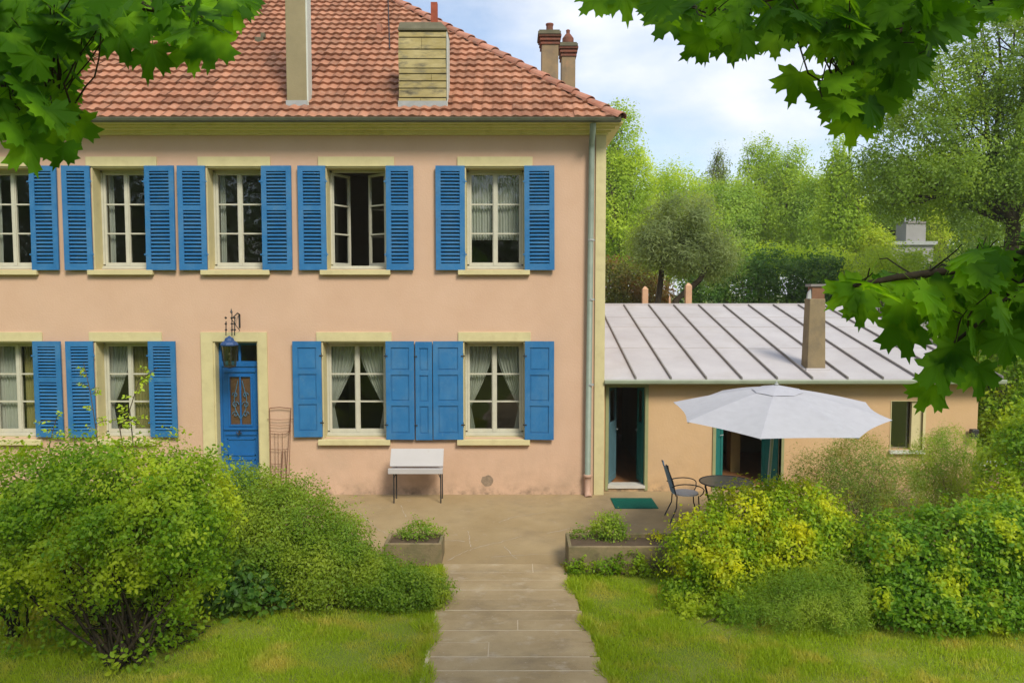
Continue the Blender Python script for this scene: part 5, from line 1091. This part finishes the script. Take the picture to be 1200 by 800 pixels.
# ------------------------------------------------------------------ foreground maples
def inpoly(x, y, P):
    c = False; n = len(P); j = n - 1
    for i in range(n):
        if (P[i][1] > y) != (P[j][1] > y) and x < (P[j][0] - P[i][0]) * (y - P[i][1]) / (P[j][1] - P[i][1]) + P[i][0]: c = not c
        j = i
    return c
def maple(name, label, trunk, specs, limbs):
    root = empty(name, trunk, label, 'tree', 'maples framing the view'); mb = MB(); tp = Vector((trunk[0], trunk[1], 6.2))
    mb.tube([trunk, (trunk[0] + .05, trunk[1], 2), (trunk[0], trunk[1] + .05, 4), tp], [.2, .16, .14, .1], 12)
    P = []; N = []; D = []; S = []; allp = []
    for pts, r0 in limbs:
        Q = [ad(*p) for p in pts]; Q = [tp.lerp(Q[0], 0)] + Q if r0 > .02 else Q
        mb.tube(Q, [r0 * (1 - .75 * i / (len(Q) - 1)) for i in range(len(Q))], 7, cap=False); 
        for a, b_ in zip(Q, Q[1:]):
            for t in np.linspace(0, 1, 8): allp.append(a.lerp(b_, t))
    A = np.array([tuple(q) for q in allp])
    for poly, n, dr, (s0, s1) in specs:
        xs = [p[0] for p in poly]; ys = [p[1] for p in poly]; k = 0; tries = 0; placed = []
        while k < n and tries < n * 60:
            tries += 1; x, y = random.uniform(min(xs), max(xs)), random.uniform(min(ys), max(ys))
            if not inpoly(x, y, poly): continue
            if len(placed) < n * .9 and any((x - q[0]) ** 2 + (y - q[1]) ** 2 < (7 + 60 / n ** .5) ** 2 * .35 for q in placed[-60:]): continue
            placed.append((x, y)); d = random.uniform(*dr); p = ad(x, y, d); P.append(p); k += 1
            S.append(random.uniform(s0, s1) * .86); v = Vector((random.gauss(0, .6), -.7 + random.gauss(0, .4), .55 + random.gauss(0, .5))); N.append(v)
            D.append(Vector((random.gauss(0, .55), random.gauss(0, .25), -1)))
            q = A[np.argmin(np.sum((A - np.array(tuple(p))) ** 2, 1))]
            if random.random() < .5 and (Vector(q) - p).length < .6: mb.tube(twig_path(Vector(q), p + Vector((0, .02, .05)), .08, 4), [.004, .0035, .003, .0025, .002], 4, cap=False)
    for leafs in EXTRA.get(name, []):                      # single readable leaves: (x, y, depth, size, roll)
        x, y, d, s, roll = leafs; P.append(ad(x, y, d)); S.append(s); N.append(Vector((.15 * roll, -.95, .25))); D.append(Vector((math.sin(roll), 0, -math.cos(roll))))
    mb.build('trunk', M_BARKD, root, smooth=True)
    f = lambda L: np.array([tuple(q) for q in L])
    P, N, D = f(P), f(N), f(D); V, F = instance(T_MAPLE, P, N, D, np.array(S), rng.uniform(-.3, 2.2, len(P)))
    npmesh('leaves', V, F, GM, root, smooth=False)
    c0 = Vector((trunk[0] * .9, trunk[1] - 1.2, 7.0)); P, N, D = crown([(c0, (2.2, 1.8, 1.4)), (c0 + Vector((trunk[0] * .3, -.8, .6)), (2, 1.8, 1.5))], 1500, clump=.3, per=14, inner=.5)  # unseen crown, added out of frame to shade the hanging leaves
    ok = []
    for q in P:
        w_ = Vector(tuple(q)) - Vector((0, CYW, EYE)); f_ = w_.y * math.cos(TH) - w_.z * math.sin(TH); v_ = w_.y * math.sin(TH) + w_.z * math.cos(TH); ok.append(f_ < .1 or abs(w_.x / f_) > .76 or abs(v_ / f_) > .54)
    ok = np.array(ok); P, N, D = P[ok], N[ok], D[ok]
    V, F = instance(T_MAPLE, P, N * .4 + np.array([0, 0, 1.]), D, .16 * rng.uniform(.8, 1.2, len(P))); npmesh('crown', V, F, GM, root, smooth=True)
EXTRA = {'maple_tree': [(225, 45, 2.9, .16, .1), (180, 50, 2.8, .15, -.2), (250, 40, 2.9, .17, -.05), (270, -2, 2.9, .15, .3), (205, 0, 3., .14, .1), (30, 160, 2.6, .15, .3), (85, 135, 2.8, .16, .15), (75, 165, 2.7, .12, -.2), (140, 30, 2.8, .16, .2)],
 'spreading_maple': [(938, 82, 2.9, .15, -.3), (705, -10, 2.9, .13, -.7), (730, -14, 2.9, .14, .15), (757, -16, 2.9, .12, .6), (790, 10, 2.9, .16, -.5), (850, 35, 2.9, .15, .2), (1000, 130, 2.8, .15, -.1), (985, 105, 2.8, .16, -.5), (1025, 105, 2.8, .15, .1),
   (1055, 372, 2.7, .17, .1), (1015, 328, 2.7, .14, -.5), (1100, 418, 2.6, .15, .1), (1145, 425, 2.7, .14, .05), (1095, 448, 2.7, .13, -.5), (1002, 336, 2.7, .13, -.9), (1060, 345, 2.7, .15, .2), (1120, 400, 2.6, .14, -.2), (1010, 350, 2.75, .12, -.1)]}
maple('maple_tree', 'maple at upper left with dark hanging lobed leaves before the roof', (-3.6, -11.8, -.04),
      [([(-20, -20), (275, -20), (262, 20), (230, 35), (150, 30), (95, 45), (80, 90), (85, 120), (60, 140), (20, 155), (-20, 150)], 260, (2.5, 3.6), (.11, .17)), ([(-20, -20), (160, -20), (70, 60), (40, 120), (-20, 130)], 110, (3.2, 4.2), (.14, .18))],
      [([(-80, -60, 3.2), (40, -10, 3.1), (150, 5, 3.0), (245, 25, 2.95)], .03), ([(-60, -20, 3.), (20, 60, 2.9), (70, 110, 2.8), (95, 140, 2.8)], .016), ([(-40, 40, 3.), (10, 110, 2.8), (40, 160, 2.7)], .012)])
maple('spreading_maple', 'maple at upper right with lobed leaves hanging over sky and annex', (4.0, -12.2, -.04),
      [([(770, -20), (1200, -20), (1200, 5), (1110, 20), (1085, 60), (1065, 100), (1030, 118), (985, 120), (960, 85), (985, 60), (960, 40), (930, 45), (900, 40), (865, 55), (825, 45), (780, 20)], 290, (2.5, 3.7), (.10, .16)),
       ([(960, -20), (1200, -20), (1090, 20), (1060, 80), (1000, 90), (985, 40)], 60, (3.3, 4.2), (.13, .17)),
       ([(1230, 260), (1160, 285), (1120, 310), (1080, 325), (1030, 318), (1020, 335), (1060, 360), (1110, 370), (1120, 395), (1160, 390), (1230, 400)], 150, (2.5, 3.3), (.10, .16))],
      [([(1300, -80, 3.2), (1180, -10, 3.1), (1080, 20, 3.0), (1010, 60, 2.9), (985, 110, 2.85)], .03), ([(1120, -40, 3.1), (980, -20, 3.), (880, 5, 3.), (800, 10, 2.95)], .016), ([(980, -60, 3.1), (850, -40, 3.), (760, -25, 2.95), (705, -18, 2.95)], .012),
       ([(1330, 240, 2.9), (1230, 290, 2.8), (1130, 315, 2.75), (1050, 325, 2.7), (1000, 335, 2.7)], .03), ([(1230, 300, 2.8), (1170, 360, 2.75), (1120, 400, 2.7), (1095, 445, 2.7)], .012), ([(1130, 318, 2.75), (1080, 350, 2.7), (1058, 375, 2.7)], .008)])

# thin summer haze between the garden and the far trees
hz = bpy.data.materials.new('haze_air'); hz.use_nodes = True; hn = hz.node_tree; hn.nodes.remove(hn.nodes['Principled BSDF'])
pv = hn.nodes.new('ShaderNodeVolumePrincipled'); pv.inputs['Color'].default_value = (.95, .96, .84, 1); pv.inputs['Density'].default_value = .0007
hn.links.new(pv.outputs[0], hn.nodes['Material Output'].inputs['Volume'])
m = MB(); m.box(-410, 410, -410, 910, -1.1, 26); tag(m.build('haze', hz), 'thin pale summer haze lightening the far trees', 'haze', kind='stuff')
